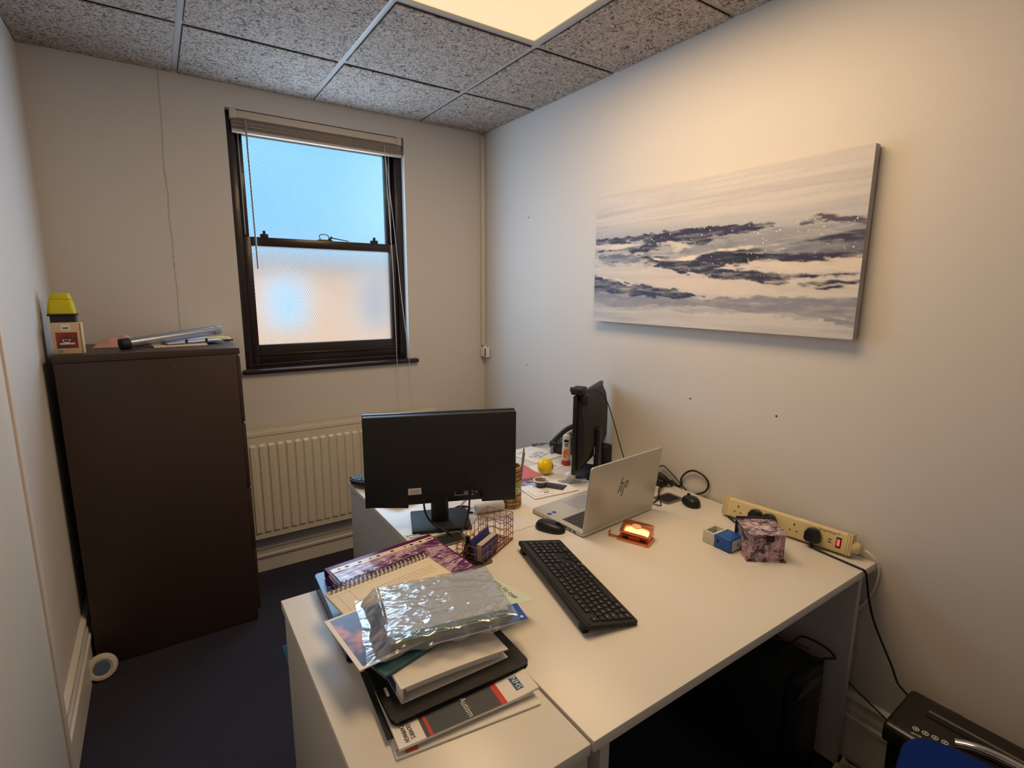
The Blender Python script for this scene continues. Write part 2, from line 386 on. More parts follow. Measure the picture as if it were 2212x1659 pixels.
sash('upper_sash', 0.125, -1.412, -0.580, 1.775, 2.365, 0.040, 0.040, 0.042)
lo = sash('lower_sash', 0.080, -1.412, -0.580, 1.155, 1.818, 0.040, 0.045, 0.098)
obj('rail_moulding', box(-1.405, -0.587, 0.050, 0.062, 1.196, 1.206), M_frame, lo, 0.003)
bm = bmesh.new(); BX(bm, -0.604, -0.5985, 0.085, 0.09, 1.83, 2.33); BX(bm, -1.3945, -1.390, 0.085, 0.09, 1.83, 2.33)
obj('sash_cord', bm, mat('pale_sash_cord', C(196, 198, 205), 0.6), win)
obj('window_sill', box(-1.472, -0.488, -0.032, 0.062, 1.108, 1.134), M_frame, win, 0.010, 3)
for x in (-1.305, -0.710):
    bm = bmesh.new(); BX(bm, x - 0.017, x + 0.017, 0.060, 0.10, 1.815, 1.835); BX(bm, x - 0.006, x + 0.006, 0.068, 0.082, 1.835, 1.852)
    obj('sash_stop', bm, M_blackm, win, 0.001)
sf = obj('sash_fastener', box(-1.03, -0.955, 0.060, 0.10, 1.817, 1.824), mat('old_brass', C(96, 84, 56), 0.35, metal=0.8), win, 0.001)
bm = bmesh.new(); TUBE(bm, [(-1.018, 0.075, 1.824), (-1.022, 0.075, 1.846), (-0.995, 0.075, 1.853), (-0.972, 0.075, 1.844), (-0.975, 0.075, 1.824)], 0.0022, 6, 4); obj('fastener_loop', bm, M_blackm, sf)
bm = bmesh.new(); CYL(bm, (-0.958, 0.075, 1.836), (-0.86, 0.075, 1.823), 0.003, 0.002, 8); CYL(bm, (-0.968, 0.075, 1.824), (-0.955, 0.075, 1.842), 0.006, 0.005, 10); obj('fastener_lever', bm, M_blackm, sf)

# venetian blind, pulled up
bl = thing('venetian_blind', 'pale venetian blind drawn up at the top of the window', 'blind', (0, 0, 0))
M_blind = mat('pale_blind', C(214, 200, 184), 0.5); M_slat = mat('dusty_slat', C(176, 160, 148), 0.5)
obj('head_rail', box(-1.430, -0.556, 0.004, 0.040, 2.374, 2.408), M_blind, bl, 0.002)
for x in (-1.426, -0.575): obj('rail_bracket', box(x - 0.006, x + 0.022, -0.001, 0.042, 2.370, 2.4115), M_blind, bl, 0.002)
for i in range(14): obj('slat', box(-1.424, -0.552, 0.008, 0.034, 2.3215 + i * 0.0036, 2.3235 + i * 0.0036, Matrix.Rotation(random.uniform(-0.0015, 0.0015), 4, 'Y')), M_slat, bl)
obj('bottom_rail', box(-1.425, -0.551, 0.006, 0.036, 2.308, 2.320), M_blind, bl, 0.002)
bm = bmesh.new(); CYL(bm, (-1.365, -0.002, 2.375), (-1.361, -0.022, 1.652), 0.0042, 0.0042, 8); obj('tilt_wand', bm, mat('grey_wand', C(150, 148, 146), 0.3), bl)
M_cord = mat('white_blind_cord', C(205, 200, 192), 0.7)
for pts in ([(-0.657, 0.0, 2.36), (-0.650, -0.02, 2.0), (-0.643, -0.036, 1.7), (-0.637, -0.038, 1.155), (-0.634, -0.036, 0.93), (-0.632, -0.036, 0.82)],
            [(-0.657, 0.0, 2.35), (-0.628, -0.03, 1.936), (-0.595, -0.037, 1.50), (-0.561, -0.038, 1.15), (-0.550, -0.036, 0.92), (-0.545, -0.036, 0.835)]):
    bm = bmesh.new(); TUBE(bm, pts, 0.0013, 6, 5); obj('pull_cord', bm, M_cord, bl)

# house opposite, seen as blurred colour through the glass
nb = thing('neighbouring_house', 'peach brick house seen blurred through the lower frosted pane', 'house', (0.2, 5.0, -3.0))
obj('house_wall', box(-6, 6, 0, 0.3, 0, 4.95), mat('peach_brick', C(240, 182, 146), 0.85, var=0.08, vscale=3), nb)
obj('parapet', box(-6, 6, -0.15, 0.3, 4.95, 5.12), mat('grey_parapet', C(190, 192, 202), 0.8), nb)
for x0, x1, z0, z1, c in ((-0.75, -0.25, 4.0, 4.72, C(176, 206, 226)), (0.50, 1.0, 3.95, 4.75, C(150, 150, 160))):
    w = obj('house_window', box(x0, x1, -0.02, 0.02, z0, z1), mat('house_window_frame', C(240, 240, 240), 0.5), nb)
    obj('house_pane', box(x0 + 0.05, x1 - 0.05, -0.03, -0.015, z0 + 0.05, z1 - 0.05), mat('house_pane', c, 0.3), w)
struct('ground_outside', box(-12, 12, 0.4, 14, -3.05, -3.0), mat('paving_outside', C(170, 165, 160), 0.9))

# ------------------------------------------------------------------ radiator
rad = thing('radiator', 'long cream convector radiator under the window', 'radiator', (0, 0, 0))
M_rad = mat('radiator_enamel', C(222, 214, 196), 0.35)
xa, xb = -1.508, -0.40; z0, z1 = 0.225, 0.800
bm = bmesh.new(); n = int((xb - xa) / 0.0445); st = (xb - xa - 0.04) / n; prof = []
for i in range(n):
    x = xa + 0.02 + i * st
    prof += [(x, 0.0), (x + st * 0.10, 0.0), (x + st * 0.26, 0.009), (x + st * 0.74, 0.009), (x + st * 0.90, 0.0)]
prof = [(xa, 0.0)] + prof + [(xb, 0.0)]
rows = [(z0, 0.0), (z0 + 0.028, 0.0), (z0 + 0.04, 1.0), (z1 - 0.062, 1.0), (z1 - 0.05, 0.0), (z1, 0.0)]
V = [[bm.verts.new((x, -0.096 - d * k, z)) for x, d in prof] for z, k in rows]; Vb = [[bm.verts.new((x, -0.082, z)) for x, d in prof] for z, k in (rows[0], rows[-1])]
for a, b in zip(V[:-1], V[1:]):
    for i in range(len(prof) - 1): bm.faces.new((a[i], a[i + 1], b[i + 1], b[i]))
for i in range(len(prof) - 1):
    bm.faces.new((V[0][i], Vb[0][i], Vb[0][i + 1], V[0][i + 1])); bm.faces.new((V[-1][i + 1], Vb[1][i + 1], Vb[1][i], V[-1][i])); bm.faces.new((Vb[0][i], Vb[1][i], Vb[1][i + 1], Vb[0][i + 1]))
obj('front_panel', bm, M_rad, rad, smooth=25)
obj('back_panel', box(xa, xb, -0.046, -0.036, z0, z1), M_rad, rad, 0.003)
bm = bmesh.new(); BX(bm, xa - 0.004, xb + 0.004, -0.100, -0.092, z1 - 0.006, z1 + 0.012); BX(bm, xa - 0.004, xb + 0.004, -0.042, -0.034, z1 - 0.006, z1 + 0.012)
for i in range(40): x = xa + (xb - xa) * i / 39; BX(bm, x - 0.004, x + 0.004, -0.092, -0.042, z1 - 0.002, z1 + 0.004)
obj('top_grille', bm, M_rad, rad)
for x in (xa - 0.004, xb): obj('side_cover', box(x, x + 0.004, -0.1, -0.034, z0 + 0.01, z1 + 0.01), M_rad, rad)
bm = bmesh.new(); CYL(bm, (xb - 0.03, -0.066, 0.0), (xb - 0.03, -0.066, z0 + 0.02), 0.0075, 0.0075, 12); obj('pipe', bm, M_gloss, rad)

# ------------------------------------------------------------------ filing cabinet
fc = thing('filing_cabinet', 'tall dark brown metal filing cabinet in the corner by the window', 'cabinet', (0, 0, 0))
M_cab = mat('brown_enamel', C(62, 48, 40), 0.4, bump=0.03, bscale=500, var=0.03, vscale=3)
cx0, cx1, cy0, cy1, ch = -2.150, -1.545, -0.480, -0.012, 1.3014
obj('body', box(cx0, cx1, cy0, cy1 - 0.026, 0.010, ch - 0.030), M_cab, fc, 0.003)
obj('top_panel', box(cx0 - 0.002, cx1 + 0.016, cy0 - 0.002, cy1, ch - 0.0295, ch), M_cab, fc, 0.003)
obj('plinth', box(cx0 + 0.01, cx1 - 0.01, cy0 + 0.004, cy1 - 0.03, 0.0, 0.0098), M_cab, fc)
for i in range(4):
    z = 0.055 + i * 0.304; d = obj('drawer', box(cx1, cx1 + 0.016, cy0 + 0.006, cy1 - 0.006, z, z + 0.298), M_cab, fc, 0.003)
    obj('handle', box(cx1 + 0.014, cx1 + 0.030, cy0 + 0.17, cy1 - 0.17, z + 0.20, z + 0.222), M_chrome, d, 0.003)
    obj('label_holder', box(cx1 + 0.015, cx1 + 0.018, cy0 + 0.19, cy1 - 0.19, z + 0.23, z + 0.262), M_chrome, d)
bm = bmesh.new(); CYL(bm, (-1.795, cy0 + 0.004, 1.232), (-1.795, cy0 - 0.0008, 1.232), 0.0045, 0.0045, 12); obj('screw_hole', bm, M_ink, fc)
TOP = ch
# things on the cabinet
tb = thing('plastic_tub', 'lime yellow tub upside down on a black box by the wall', 'tub', (-2.118, -0.335, TOP))
bm = bmesh.new(); BX(bm, -0.036, 0.040, -0.035, 0.035, 0, 0.142); obj('dark_box', bm, mat('black_purple_box', C(30, 24, 36), 0.4), tb, 0.002)
obj('collar', box(-0.043, 0.044, -0.040, 0.040, 0.142, 0.150), M_black, tb, 0.002)
bm = bmesh.new()
def frus(bm, z0, w0, d0, z1, w1, d1, cx=0.0):
    a = [bm.verts.new((x + cx, y, z0)) for x, y in rounded(w0, d0, 0.012, 3)]; b = [bm.verts.new((x + cx, y, z1)) for x, y in rounded(w1, d1, 0.012, 3)]; n = len(a)
    bm.faces.new(a[::-1]); bm.faces.new(b)
    for i in range(n): bm.faces.new((a[i], a[(i + 1) % n], b[(i + 1) % n], b[i]))
frus(bm, 0.150, 0.086, 0.080, 0.205, 0.070, 0.064, 0.0); frus(bm, 0.2051, 0.066, 0.06, 0.229, 0.054, 0.05, 0.001)
obj('tub_shell', bm, mat('lime_yellow_plastic', C(206, 192, 8), 0.45), tb, 0.003)
kb = thing('coffee_packet', 'tan coffee box with a red coffee cup picture on the front', 'box', (-2.103, -0.398, TOP), math.radians(-4))
obj('carton', box(-0.045, 0.045, -0.018, 0.018, 0, 0.118), mat('kraft_card', C(214, 186, 148), 0.8), kb, 0.0015)
obj('picture', box(-0.034, 0.030, -0.0190, -0.0178, 0.022, 0.082), ramp_mat('coffee_print', [(0.35, C(70, 42, 34)), (0.5, C(138, 50, 42)), (0.7, C(164, 70, 58))], 25, rough=0.6), kb)
bm = bmesh.new(); LATHE(bm, [(0, 0), (0.010, 0.0), (0.0125, 0.006), (0.0135, 0.013), (0.0, 0.013)], 16, basis((-0.003, -0.0192, 0.042), (1, 0, 0), (0, 0, 1)) @ Matrix.Diagonal((1, 0.1, 0.1, 1)) @ Matrix.Rotation(-PI / 2, 4, 'X'))
bm.free(); bm = bmesh.new(); PRISM(bm, [(-0.014, 0.011), (0.012, 0.011), (0.009, 0.002), (0.004, -0.003), (-0.006, -0.003), (-0.011, 0.002)], 0, 0.0006, basis((-0.003, -0.0190, 0.044), (1, 0, 0), (0, 0, 1)))
obj('cup_print', bm, M_whiteink, kb)
bm = bmesh.new(); PRISM(bm, rounded(0.046, 0.006, 0.003, 3), 0, 0.0005, basis((-0.002, -0.0190, 0.039), (1, 0, 0), (0, 0, 1))); obj('saucer_print', bm, M_whiteink, kb)
obj('coffee_print', box(-0.012, 0.005, -0.0200, -0.0196, 0.046, 0.053), mat('coffee_red', C(110, 26, 24), 0.5), kb)
obj('front_label', box(-0.016, 0.012, -0.0190, -0.0178, 0.090, 0.112), M_paper, kb); obj('label_bar', box(-0.011, 0.007, -0.0194, -0.0188, 0.096, 0.101), mat('brown_bar', C(90, 62, 50), 0.6), kb)
obj('barcode', box(-0.034, -0.018, -0.0190, -0.0178, 0.006, 0.016), M_greyink, kb); obj('side_fold', box(0.040, 0.042, -0.0190, -0.0178, 0.002, 0.116), mat('fold_brown', C(150, 104, 62), 0.7), kb)
pt = thing('poster_tube', 'silver cardboard tube with black end cap lying on the filing cabinet', 'tube', (-1.925, -0.335, TOP + 0.0235))
bm = bmesh.new(); CYL(bm, (0, 0, 0), (0.345, 0.165, 0.034), 0.021, 0.021, 28); obj('tube_body', bm, mat('silver_foil', C(160, 164, 176), 0.3, metal=0.75, var=0.15, vscale=20), pt)
bm = bmesh.new(); CYL(bm, (-0.024, -0.0115, -0.0023), (0.006, 0.003, 0.0006), 0.0232, 0.0232, 28); obj('end_cap', bm, M_blackm, pt, 0.002)
bm = bmesh.new(); CYL(bm, (0.327, 0.1564, 0.0322), (0.352, 0.1684, 0.0347), 0.0222, 0.0222, 28); obj('far_cap', bm, mat('translucent_cap', C(150, 160, 168), 0.3), pt, 0.002)
def pinkbag(u, v):
    x = -0.10 + 0.21 * u; y = -0.06 + 0.12 * v; e = min(u, 1 - u) * 2; s = math.sin(PI * v)
    return (x, y, 0.004 + 0.044 * (e ** 0.45) * s + 0.006 * math.sin(23 * u + 5 * v) * s * e)
bm = bmesh.new(); SHEET(bm, pinkbag, 24, 12, 0.003)
o = obj('paper_bag', bm, mat('pink_tissue', C(214, 160, 150), 0.6, bump=0.4, bscale=40), None); place(o, -1.945, -0.20, TOP); o.rotation_euler = (0, 0, -0.1); tag(o, 'crumpled pink paper bag behind the silver tube', 'paper bag')
fd = thing('grey_folder', 'grey folder with white pages under the silver tube', 'folder', (-1.70, -0.20, TOP + 0.0085), math.radians(14))
obj('cover', box(-0.115, 0.115, -0.10, 0.10, 0, 0.004), mat('grey_card', C(120, 126, 134), 0.5), fd, 0.001)
bm = bmesh.new(); SHEET(bm, lambda u, v: (-0.11 + 0.215 * u, -0.096 + 0.19 * v, 0.0062 + 0.004 * u), 8, 2, 0.002); obj('pages', bm, mat('lilac_white_pages', C(220, 220, 234), 0.7), fd)
for x in (-0.045, 0.035): obj('binding_band', box(x, x + 0.009, -0.1005, -0.0965, 0.003, 0.020), M_ink, fd)
ev = obj('envelope', box(-0.10, 0.10, -0.07, 0.07, 0, 0.006), mat('cream_envelope', C(232, 214, 186), 0.75), None, 0.001); place(ev, -1.745, -0.265, TOP + 0.0005); ev.rotation_euler = (0, 0, 0.12); tag(ev, 'cream envelope at the front under the grey folder', 'envelope')
yf = thing('document_wallet', 'yellow topped wallet with a black edge at the cabinet\'s right end', 'folder', (-1.585, -0.10, TOP + 0.0005), math.radians(6))
obj('black_back', box(-0.08, 0.065, -0.05, 0.075, 0, 0.007), M_black, yf, 0.001); obj('yellow_sheet', box(-0.08, 0.045, -0.04, 0.07, 0.0135, 0.0165), mat('pale_yellow_card', C(214, 210, 120), 0.7), yf); obj('white_sheet', box(-0.08, 0.060, -0.048, 0.07, 0.0072, 0.0132), M_paper, yf)
# round white disc leaning in front of the cabinet
ds = thing('round_puck', 'round white puck with blue grey centre standing on the carpet', 'puck', (-2.128, -0.555, 0.052), (math.radians(78), 0, math.radians(4)))
bm = bmesh.new(); LATHE(bm, [(0, -0.012), (0.046, -0.012), (0.052, -0.006), (0.053, 0.002), (0.048, 0.011), (0.036, 0.013), (0.033, 0.009), (0.0, 0.009)], 40); obj('ring', bm, mat('white_ceramic', C(222, 212, 198), 0.35), ds)
bm = bmesh.new(); LATHE(bm, [(0, 0.0088), (0.029, 0.0088), (0.028, 0.0122), (0, 0.013)], 32); obj('centre', bm, mat('blue_grey_gel', C(92, 112, 134), 0.4), ds)

# ------------------------------------------------------------------ painting
_ng = {}
def vnoise(x, y, seed):
    if seed not in _ng: _ng[seed] = np.random.RandomState(seed).rand(256, 256)
    g = _ng[seed]
    xi = np.floor(x).astype(int); yi = np.floor(y).astype(int); fx = x - xi; fy = y - yi
    fx = fx * fx * (3 - 2 * fx); fy = fy * fy * (3 - 2 * fy); a = g[xi % 256, yi % 256]; b = g[(xi + 1) % 256, yi % 256]; c = g[xi % 256, (yi + 1) % 256]; d = g[(xi + 1) % 256, (yi + 1) % 256]
    return (a * (1 - fx) + b * fx) * (1 - fy) + (c * (1 - fx) + d * fx) * fy
def fbm(x, y, seed, oct=5):
    s = 0; a = 0.5; t = 0
    for i in range(oct): s = s + a * vnoise(x, y, seed + i); t += a; a *= 0.55; x = x * 2.03; y = y * 2.03
    return s / t
NU, NV = 460, 226; PW, PH = 1.169, 0.573
U, Vv = np.meshgrid(np.linspace(0, 1, NU), np.linspace(0, 1, NV), indexing='ij')
def lc(r, g, b): return np.array([lin(r), lin(g), lin(b)])
colr = np.zeros((NU, NV, 3)) + lc(202, 198, 198)
def blend(col, mask):
    global colr
    mask = np.clip(mask, 0, 1); colr = colr * (1 - mask[..., None]) + lc(*col) * mask[..., None]
sm = lambda e0, e1, x: (lambda t: t * t * (3 - 2 * t))(np.clip((x - e0) / (e1 - e0), 0, 1))
n1 = fbm(U * 5, Vv * 9, 11, 6); n2 = fbm(U * 18, Vv * 42, 31, 5); n3 = fbm(U * 2.5, Vv * 34, 51, 5); n4 = fbm(U * 90, Vv * 110, 71, 3); n5 = fbm(U * 7, Vv * 60, 81, 4)
blend((182, 180, 184), 0.75 * sm(0.50, 0.66, n3) * sm(0.02, 0.2, Vv)); blend((214, 210, 208), 0.6 * sm(0.5, 0.36, n3))
vw = Vv + 0.06 * (n1 - 0.5) + 0.03 * (n2 - 0.5)
blend((168, 172, 182), 0.95 * sm(0.20, 0.34, vw) * sm(0.50, 0.40, vw) * (1 - 0.55 * U))
blend((150, 154, 162), 0.95 * sm(0.33, 0.40, vw - 0.02 * U) * sm(0.60, 0.54, vw) * sm(0.25, 0.5, U + 0.3 * (n1 - 0.5)))
blend((176, 176, 180), 0.7 * sm(0.55, 0.66, n5) * sm(0.33, 0.40, vw) * sm(0.62, 0.55, vw))
blend((124, 130, 146), 0.6 * sm(0.58, 0.70, n2) * sm(0.33, 0.38, vw) * sm(0.62, 0.55, vw))
blend((222, 212, 204), sm(0.53, 0.58, vw) * sm(0.80, 0.75, vw) * (0.55 + 0.6 * (n1 - 0.3)))
def stroke(pts, w, col, strength=1.0, rag=1.0, seed=5):
    P = np.array(pts); c = np.interp(U, P[:, 0], P[:, 1]); ww = np.interp(U, P[:, 0], w)
    r = fbm(U * 8, Vv * 14, seed, 5) - 0.5; r2 = fbm(U * 34, Vv * 60, seed + 9, 4) - 0.5
    d = np.abs(Vv - c - 0.07 * rag * r) - ww - (0.045 * rag * r + 0.055 * rag * r2) * (ww > 0)
    m = sm(0.006, -0.010, d) * (U >= P[0, 0]) * (U <= P[-1, 0]) * strength * np.clip(0.80 + 1.3 * (n2 - 0.40) + 0.8 * (n5 - 0.5), 0.15, 1)
    blend(col, m)
NAVY = (50, 50, 78)
stroke([(0, 0.77), (0.2, 0.80), (0.5, 0.825), (0.8, 0.82), (1, 0.84)], [0.075, 0.055, 0.035, 0.045, 0.07], (124, 128, 146), 0.8, 0.9, 3)
stroke([(0, 0.84), (0.3, 0.855), (1, 0.89)], [0.03, 0.02, 0.02], (162, 160, 168), 0.6, 1.0, 4)
stroke([(0, 0.35), (0.2, 0.36), (0.30, 0.37), (0.49, 0.368), (0.68, 0.350), (0.76, 0.335)], [0.018, 0.028, 0.044, 0.046, 0.022, 0.0], NAVY, 1.0, 0.9, 6)
stroke([(0.0, 0.425), (0.18, 0.435), (0.32, 0.42), (0.42, 0.40)], [0.006, 0.018, 0.028, 0.0], NAVY, 1.0, 0.8, 8)
stroke([(0.02, 0.49), (0.10, 0.50), (0.28, 0.49)], [0.03, 0.04, 0.01], (92, 102, 126), 0.85, 1.2, 12)
stroke([(0.22, 0.47), (0.33, 0.53), (0.43, 0.575), (0.52, 0.56), (0.60, 0.535), (0.70, 0.525), (0.78, 0.545), (0.9, 0.55), (1.0, 0.535)], [0.0, 0.03, 0.050, 0.060, 0.058, 0.050, 0.026, 0.022, 0.042], NAVY, 1.0, 0.9, 16)
stroke([(0.58, 0.54), (0.66, 0.525), (0.75, 0.53)], [0.0, 0.03, 0.0], (26, 30, 42), 1.0, 0.6, 17)
stroke([(0.46, 0.59), (0.58, 0.625), (0.70, 0.655), (0.78, 0.69), (0.82, 0.70)], [0.01, 0.036, 0.046, 0.042, 0.0], (54, 56, 82), 1.0, 0.9, 20)
stroke([(0.78, 0.50), (0.90, 0.495), (1.0, 0.50)], [0.0, 0.035, 0.04], (120, 122, 138), 0.85, 0.8, 25)
stroke([(0.80, 0.475), (0.92, 0.455), (1.0, 0.450)], [0.0, 0.022, 0.034], (58, 58, 84), 1.0, 0.5, 24)
stroke([(0.83, 0.36), (0.89, 0.345), (0.95, 0.350), (1.0, 0.37)], [0.006, 0.022, 0.010, 0.008], (86, 80, 100), 1.0, 1.0, 28)
stroke([(0.72, 0.665), (0.85, 0.663), (1.0, 0.652)], [0.022, 0.018, 0.008], NAVY, 1.0, 0.6, 32)
stroke([(0.84, 0.70), (0.92, 0.704), (1.0, 0.698)], [0.004, 0.022, 0.012], NAVY, 1.0, 0.5, 36)
stroke([(0, 0.685), (0.08, 0.70), (0.155, 0.72), (0.30, 0.745), (0.43, 0.765), (0.54, 0.79)], [0.062, 0.060, 0.046, 0.042, 0.030, 0.0], (52, 58, 88), 1.0, 0.9, 40)
stroke([(0.0, 0.392), (0.12, 0.395), (0.26, 0.40)], [0.018, 0.020, 0.0], (228, 218, 208), 1.0, 0.5, 44)
stroke([(0.32, 0.415), (0.40, 0.425), (0.48, 0.44)], [0.0, 0.024, 0.0], (216, 208, 202), 1.0, 0.9, 46)
stroke([(0.30, 0.505), (0.38, 0.53), (0.48, 0.520), (0.58, 0.482), (0.68, 0.470), (0.80, 0.478)], [0.003, 0.012, 0.016, 0.010, 0.012, 0.0], (236, 226, 214), 1.0, 0.45, 48)
stroke([(0.68, 0.572), (0.8, 0.60), (0.9, 0.602), (1.0, 0.595)], [0.010, 0.030, 0.030, 0.034], (228, 216, 202), 1.0, 0.5, 52)
stroke([(0.74, 0.690), (0.84, 0.686), (0.90, 0.722), (0.95, 0.702), (1.0, 0.722)], [0.004, 0.005, 0.005, 0.005, 0.004], (238, 228, 216), 1.0, 0.2, 56)
stroke([(0.28, 0.685), (0.42, 0.69), (0.58, 0.715), (0.78, 0.74)], [0.0, 0.036, 0.052, 0.012], (224, 212, 204), 0.95, 0.7, 60)
stroke([(0.05, 0.64), (0.14, 0.665), (0.19, 0.715), (0.23, 0.68)], [0.006, 0.014, 0.012, 0.004], (232, 226, 220), 1.0, 0.5, 64)
for k, (a, b) in enumerate(((0.38, 0.56), (0.62, 0.80), (0.10, 0.30), (0.85, 0.97))):      # thin pale trails
    yy = 0.40 + 0.10 * k % 0.3; stroke([(a, yy), ((a + b) / 2, yy + 0.012), (b, yy - 0.006)], [0.0025, 0.0035, 0.002], (232, 226, 220), 0.9, 0.25, 100 + k)
blend((236, 230, 224), 0.7 * sm(0.80, 0.86, n4) * sm(0.34, 0.40, Vv) * sm(0.72, 0.66, Vv))
rs = np.random.RandomState(3)
for _ in range(70):
    a, b, r = rs.rand(), 0.32 + 0.28 * rs.rand(), 0.0010 + 0.0016 * rs.rand()
    if rs.rand() < 0.5: b = 0.36 + 0.05 * rs.randn()
    blend((242, 238, 232), sm(1.3, 0.8, np.sqrt(((U - a) * PW) ** 2 + ((Vv - b) * PH) ** 2) / r))
colr = colr * (0.96 + 0.08 * n4[..., None])
cv = thing('canvas_painting', 'wide abstract seascape canvas in navy, grey and cream on the wall', 'painting', (0, -1.099, 1.409))
verts = [(-0.036, -PW * u, PH * (1 - v)) for u, v in zip(U.ravel(), Vv.ravel())]
faces = []
for i in range(NU - 1):
    for j in range(NV - 1): a = i * NV + j; faces.append((a, a + 1, a + NV + 1, a + NV))
me = bpy.data.meshes.new('painted_front'); me.from_pydata(verts, [], faces)
at = me.color_attributes.new('paint', 'FLOAT_COLOR', 'POINT'); at.data.foreach_set('color', np.concatenate([colr.reshape(-1, 3), np.ones((NU * NV, 1))], 1).astype(np.float32).ravel())
m = mat('canvas_paint', C(255, 255, 255), 0.6, bump=0.15, bscale=500); nt, b = nodes_of(m); a = nt.nodes.new('ShaderNodeVertexColor'); a.layer_name = 'paint'; nt.links.new(a.outputs['Color'], b.inputs['Base Color'])
me.materials.append(m); o = bpy.data.objects.new('painted_front', me); COL.objects.link(o); o.parent = cv
obj('canvas_wrap', box(-0.0355, -0.006, -PW, 0, 0, PH), mat('canvas_side', C(176, 172, 172), 0.7, var=0.35, vscale=6, stretch=(1, 1, 2)), cv, 0.001)
obj('stretcher', box(-0.006, -0.0005, -PW + 0.03, -0.03, 0.03, PH - 0.03), mat('raw_pine', C(200, 170, 130), 0.8), cv)
# ------------------------------------------------------------------ desks
DT = 0.718
def port(parent, cx, cy, rot=0.0, w=0.105, d=0.085):
    """rectangular cable port let into a desktop"""
    M = Matrix.Translation((cx, cy, DT)) @ Matrix.Rotation(rot, 4, 'Z')
    bm = bmesh.new(); A = rounded(w, d, 0.014, 4); Bp = rounded(w - 0.022, d - 0.022, 0.010, 4); n = len(A)
    a0 = [bm.verts.new(M @ Vector((x, y, 0.0002))) for x, y in A]; a1 = [bm.verts.new(M @ Vector((x, y, 0.003))) for x, y in A]
    b1 = [bm.verts.new(M @ Vector((x, y, 0.003))) for x, y in Bp]; b0 = [bm.verts.new(M @ Vector((x, y, 0.0002))) for x, y in Bp]
    for i in range(n):
        j = (i + 1) % n
        for p, q in ((a0, a1), (a1, b1), (b1, b0), (b0, a0)): bm.faces.new((p[i], p[j], q[j], q[i]))
    g = obj('cable_port', bm, mat('olive_grey_plastic', C(96, 94, 84), 0.45), parent)
    bm = bmesh.new(); PRISM(bm, Bp, 0.0003, 0.0012, M); obj('port_opening', bm, M_ink, g)
def desk(name, label, x0, x1, y0, y1, ports, left_flush, right_in):
    t = thing(name, label, 'desk', ((x0 + x1) / 2, (y0 + y1) / 2, 0)); cx, cy = t.location.x, t.location.y
    L = lambda a, b, c, d, e, f: box(a - cx, b - cx, c - cy, d - cy, e, f)
    obj('desktop', L(x0, x1, y0, y1, DT - 0.025, DT), M_desk, t, 0.002)
    obj('end_panel', L(x0 + left_flush, x0 + left_flush + 0.025, y0 + 0.012, y1 - 0.012, 0.012, DT - 0.0252), M_panelgrey, t, 0.001)
    obj('end_panel', L(x1 - right_in - 0.025, x1 - right_in, y0 + 0.012, y1 - 0.012, 0.012, DT - 0.0252), M_panelgrey, t, 0.001)
    for xx in (x0 + left_flush, x1 - right_in - 0.025): obj('foot', L(xx - 0.004, xx + 0.029, y0 + 0.03, y1 - 0.03, 0.0, 0.0118), M_black, t)
    ym = y1 - 0.06 if name == 'desk_front' else y0 + 0.06
    obj('modesty_panel', L(x0 + left_flush + 0.026, x1 - right_in - 0.026, ym - 0.009, ym + 0.009, 0.30, DT - 0.0252), M_panelgrey, t)
    for p in ports: port(t, p[0] - cx, p[1] - cy, p[2])
    return t
d1 = desk('office_desk', 'white rectangular desk nearer the window, under the black monitors', -1.184, -0.012, -1.600, -0.806, [(-1.055, -1.530, -0.06), (-0.115, -1.535, 0.0)], 0.004, 0.06)
d2 = desk('desk_front', 'white rectangular desk in front, holding the laptop and keyboard', -1.208, -0.012, -2.404, -1.603, [(-1.068, -1.703, 0.04), (-0.150, -1.703, 0.0)], 0.03, 0.052)
d2.name = 'office_desk'
pd = thing('desk_pedestal', 'white desk-high drawer unit with the heap of folders on it', 'drawer unit', (-1.411, -2.0, 0))
obj('top', box(-0.196, 0.196, -0.404, 0.404, DT - 0.025, DT), M_desk, pd, 0.002)
obj('carcass', box(-0.192, 0.192, -0.400, 0.380, 0.03, DT - 0.0255), M_panelgrey, pd, 0.001)
for i, (z0, z1) in enumerate(((0.05, 0.33), (0.335, 0.51), (0.515, 0.688))):
    d = obj('drawer', box(-0.190, 0.190, 0.3805, 0.399, z0, z1), M_panelgrey, pd, 0.001)
    obj('handle', box(-0.06, 0.06, 0.399, 0.412, z1 - 0.05, z1 - 0.035), M_chrome, d, 0.002)
obj('plinth', box(-0.18, 0.18, -0.38, 0.37, 0, 0.0298), M_black, pd)
o = obj('plastic_wallet', box(0.0, 0.10, 0.0, 0.003, -0.09, 0.0), mat('sky_blue_plastic', C(92, 160, 220), 0.3), None, 0.001)
o.location = (-1.6125, -1.6005, 0.582); o.rotation_euler = (0, math.radians(-10.6), 0); tag(o, 'light blue plastic wallet caught in the pedestal\'s back drawer', 'wallet')

# ------------------------------------------------------------------ monitors
th1 = math.atan2(-0.357, 0.934)
mo = thing('monitor', 'black monitor seen from behind, with two hanging cables', 'monitor', (-1.022, -1.393, DT), th1)
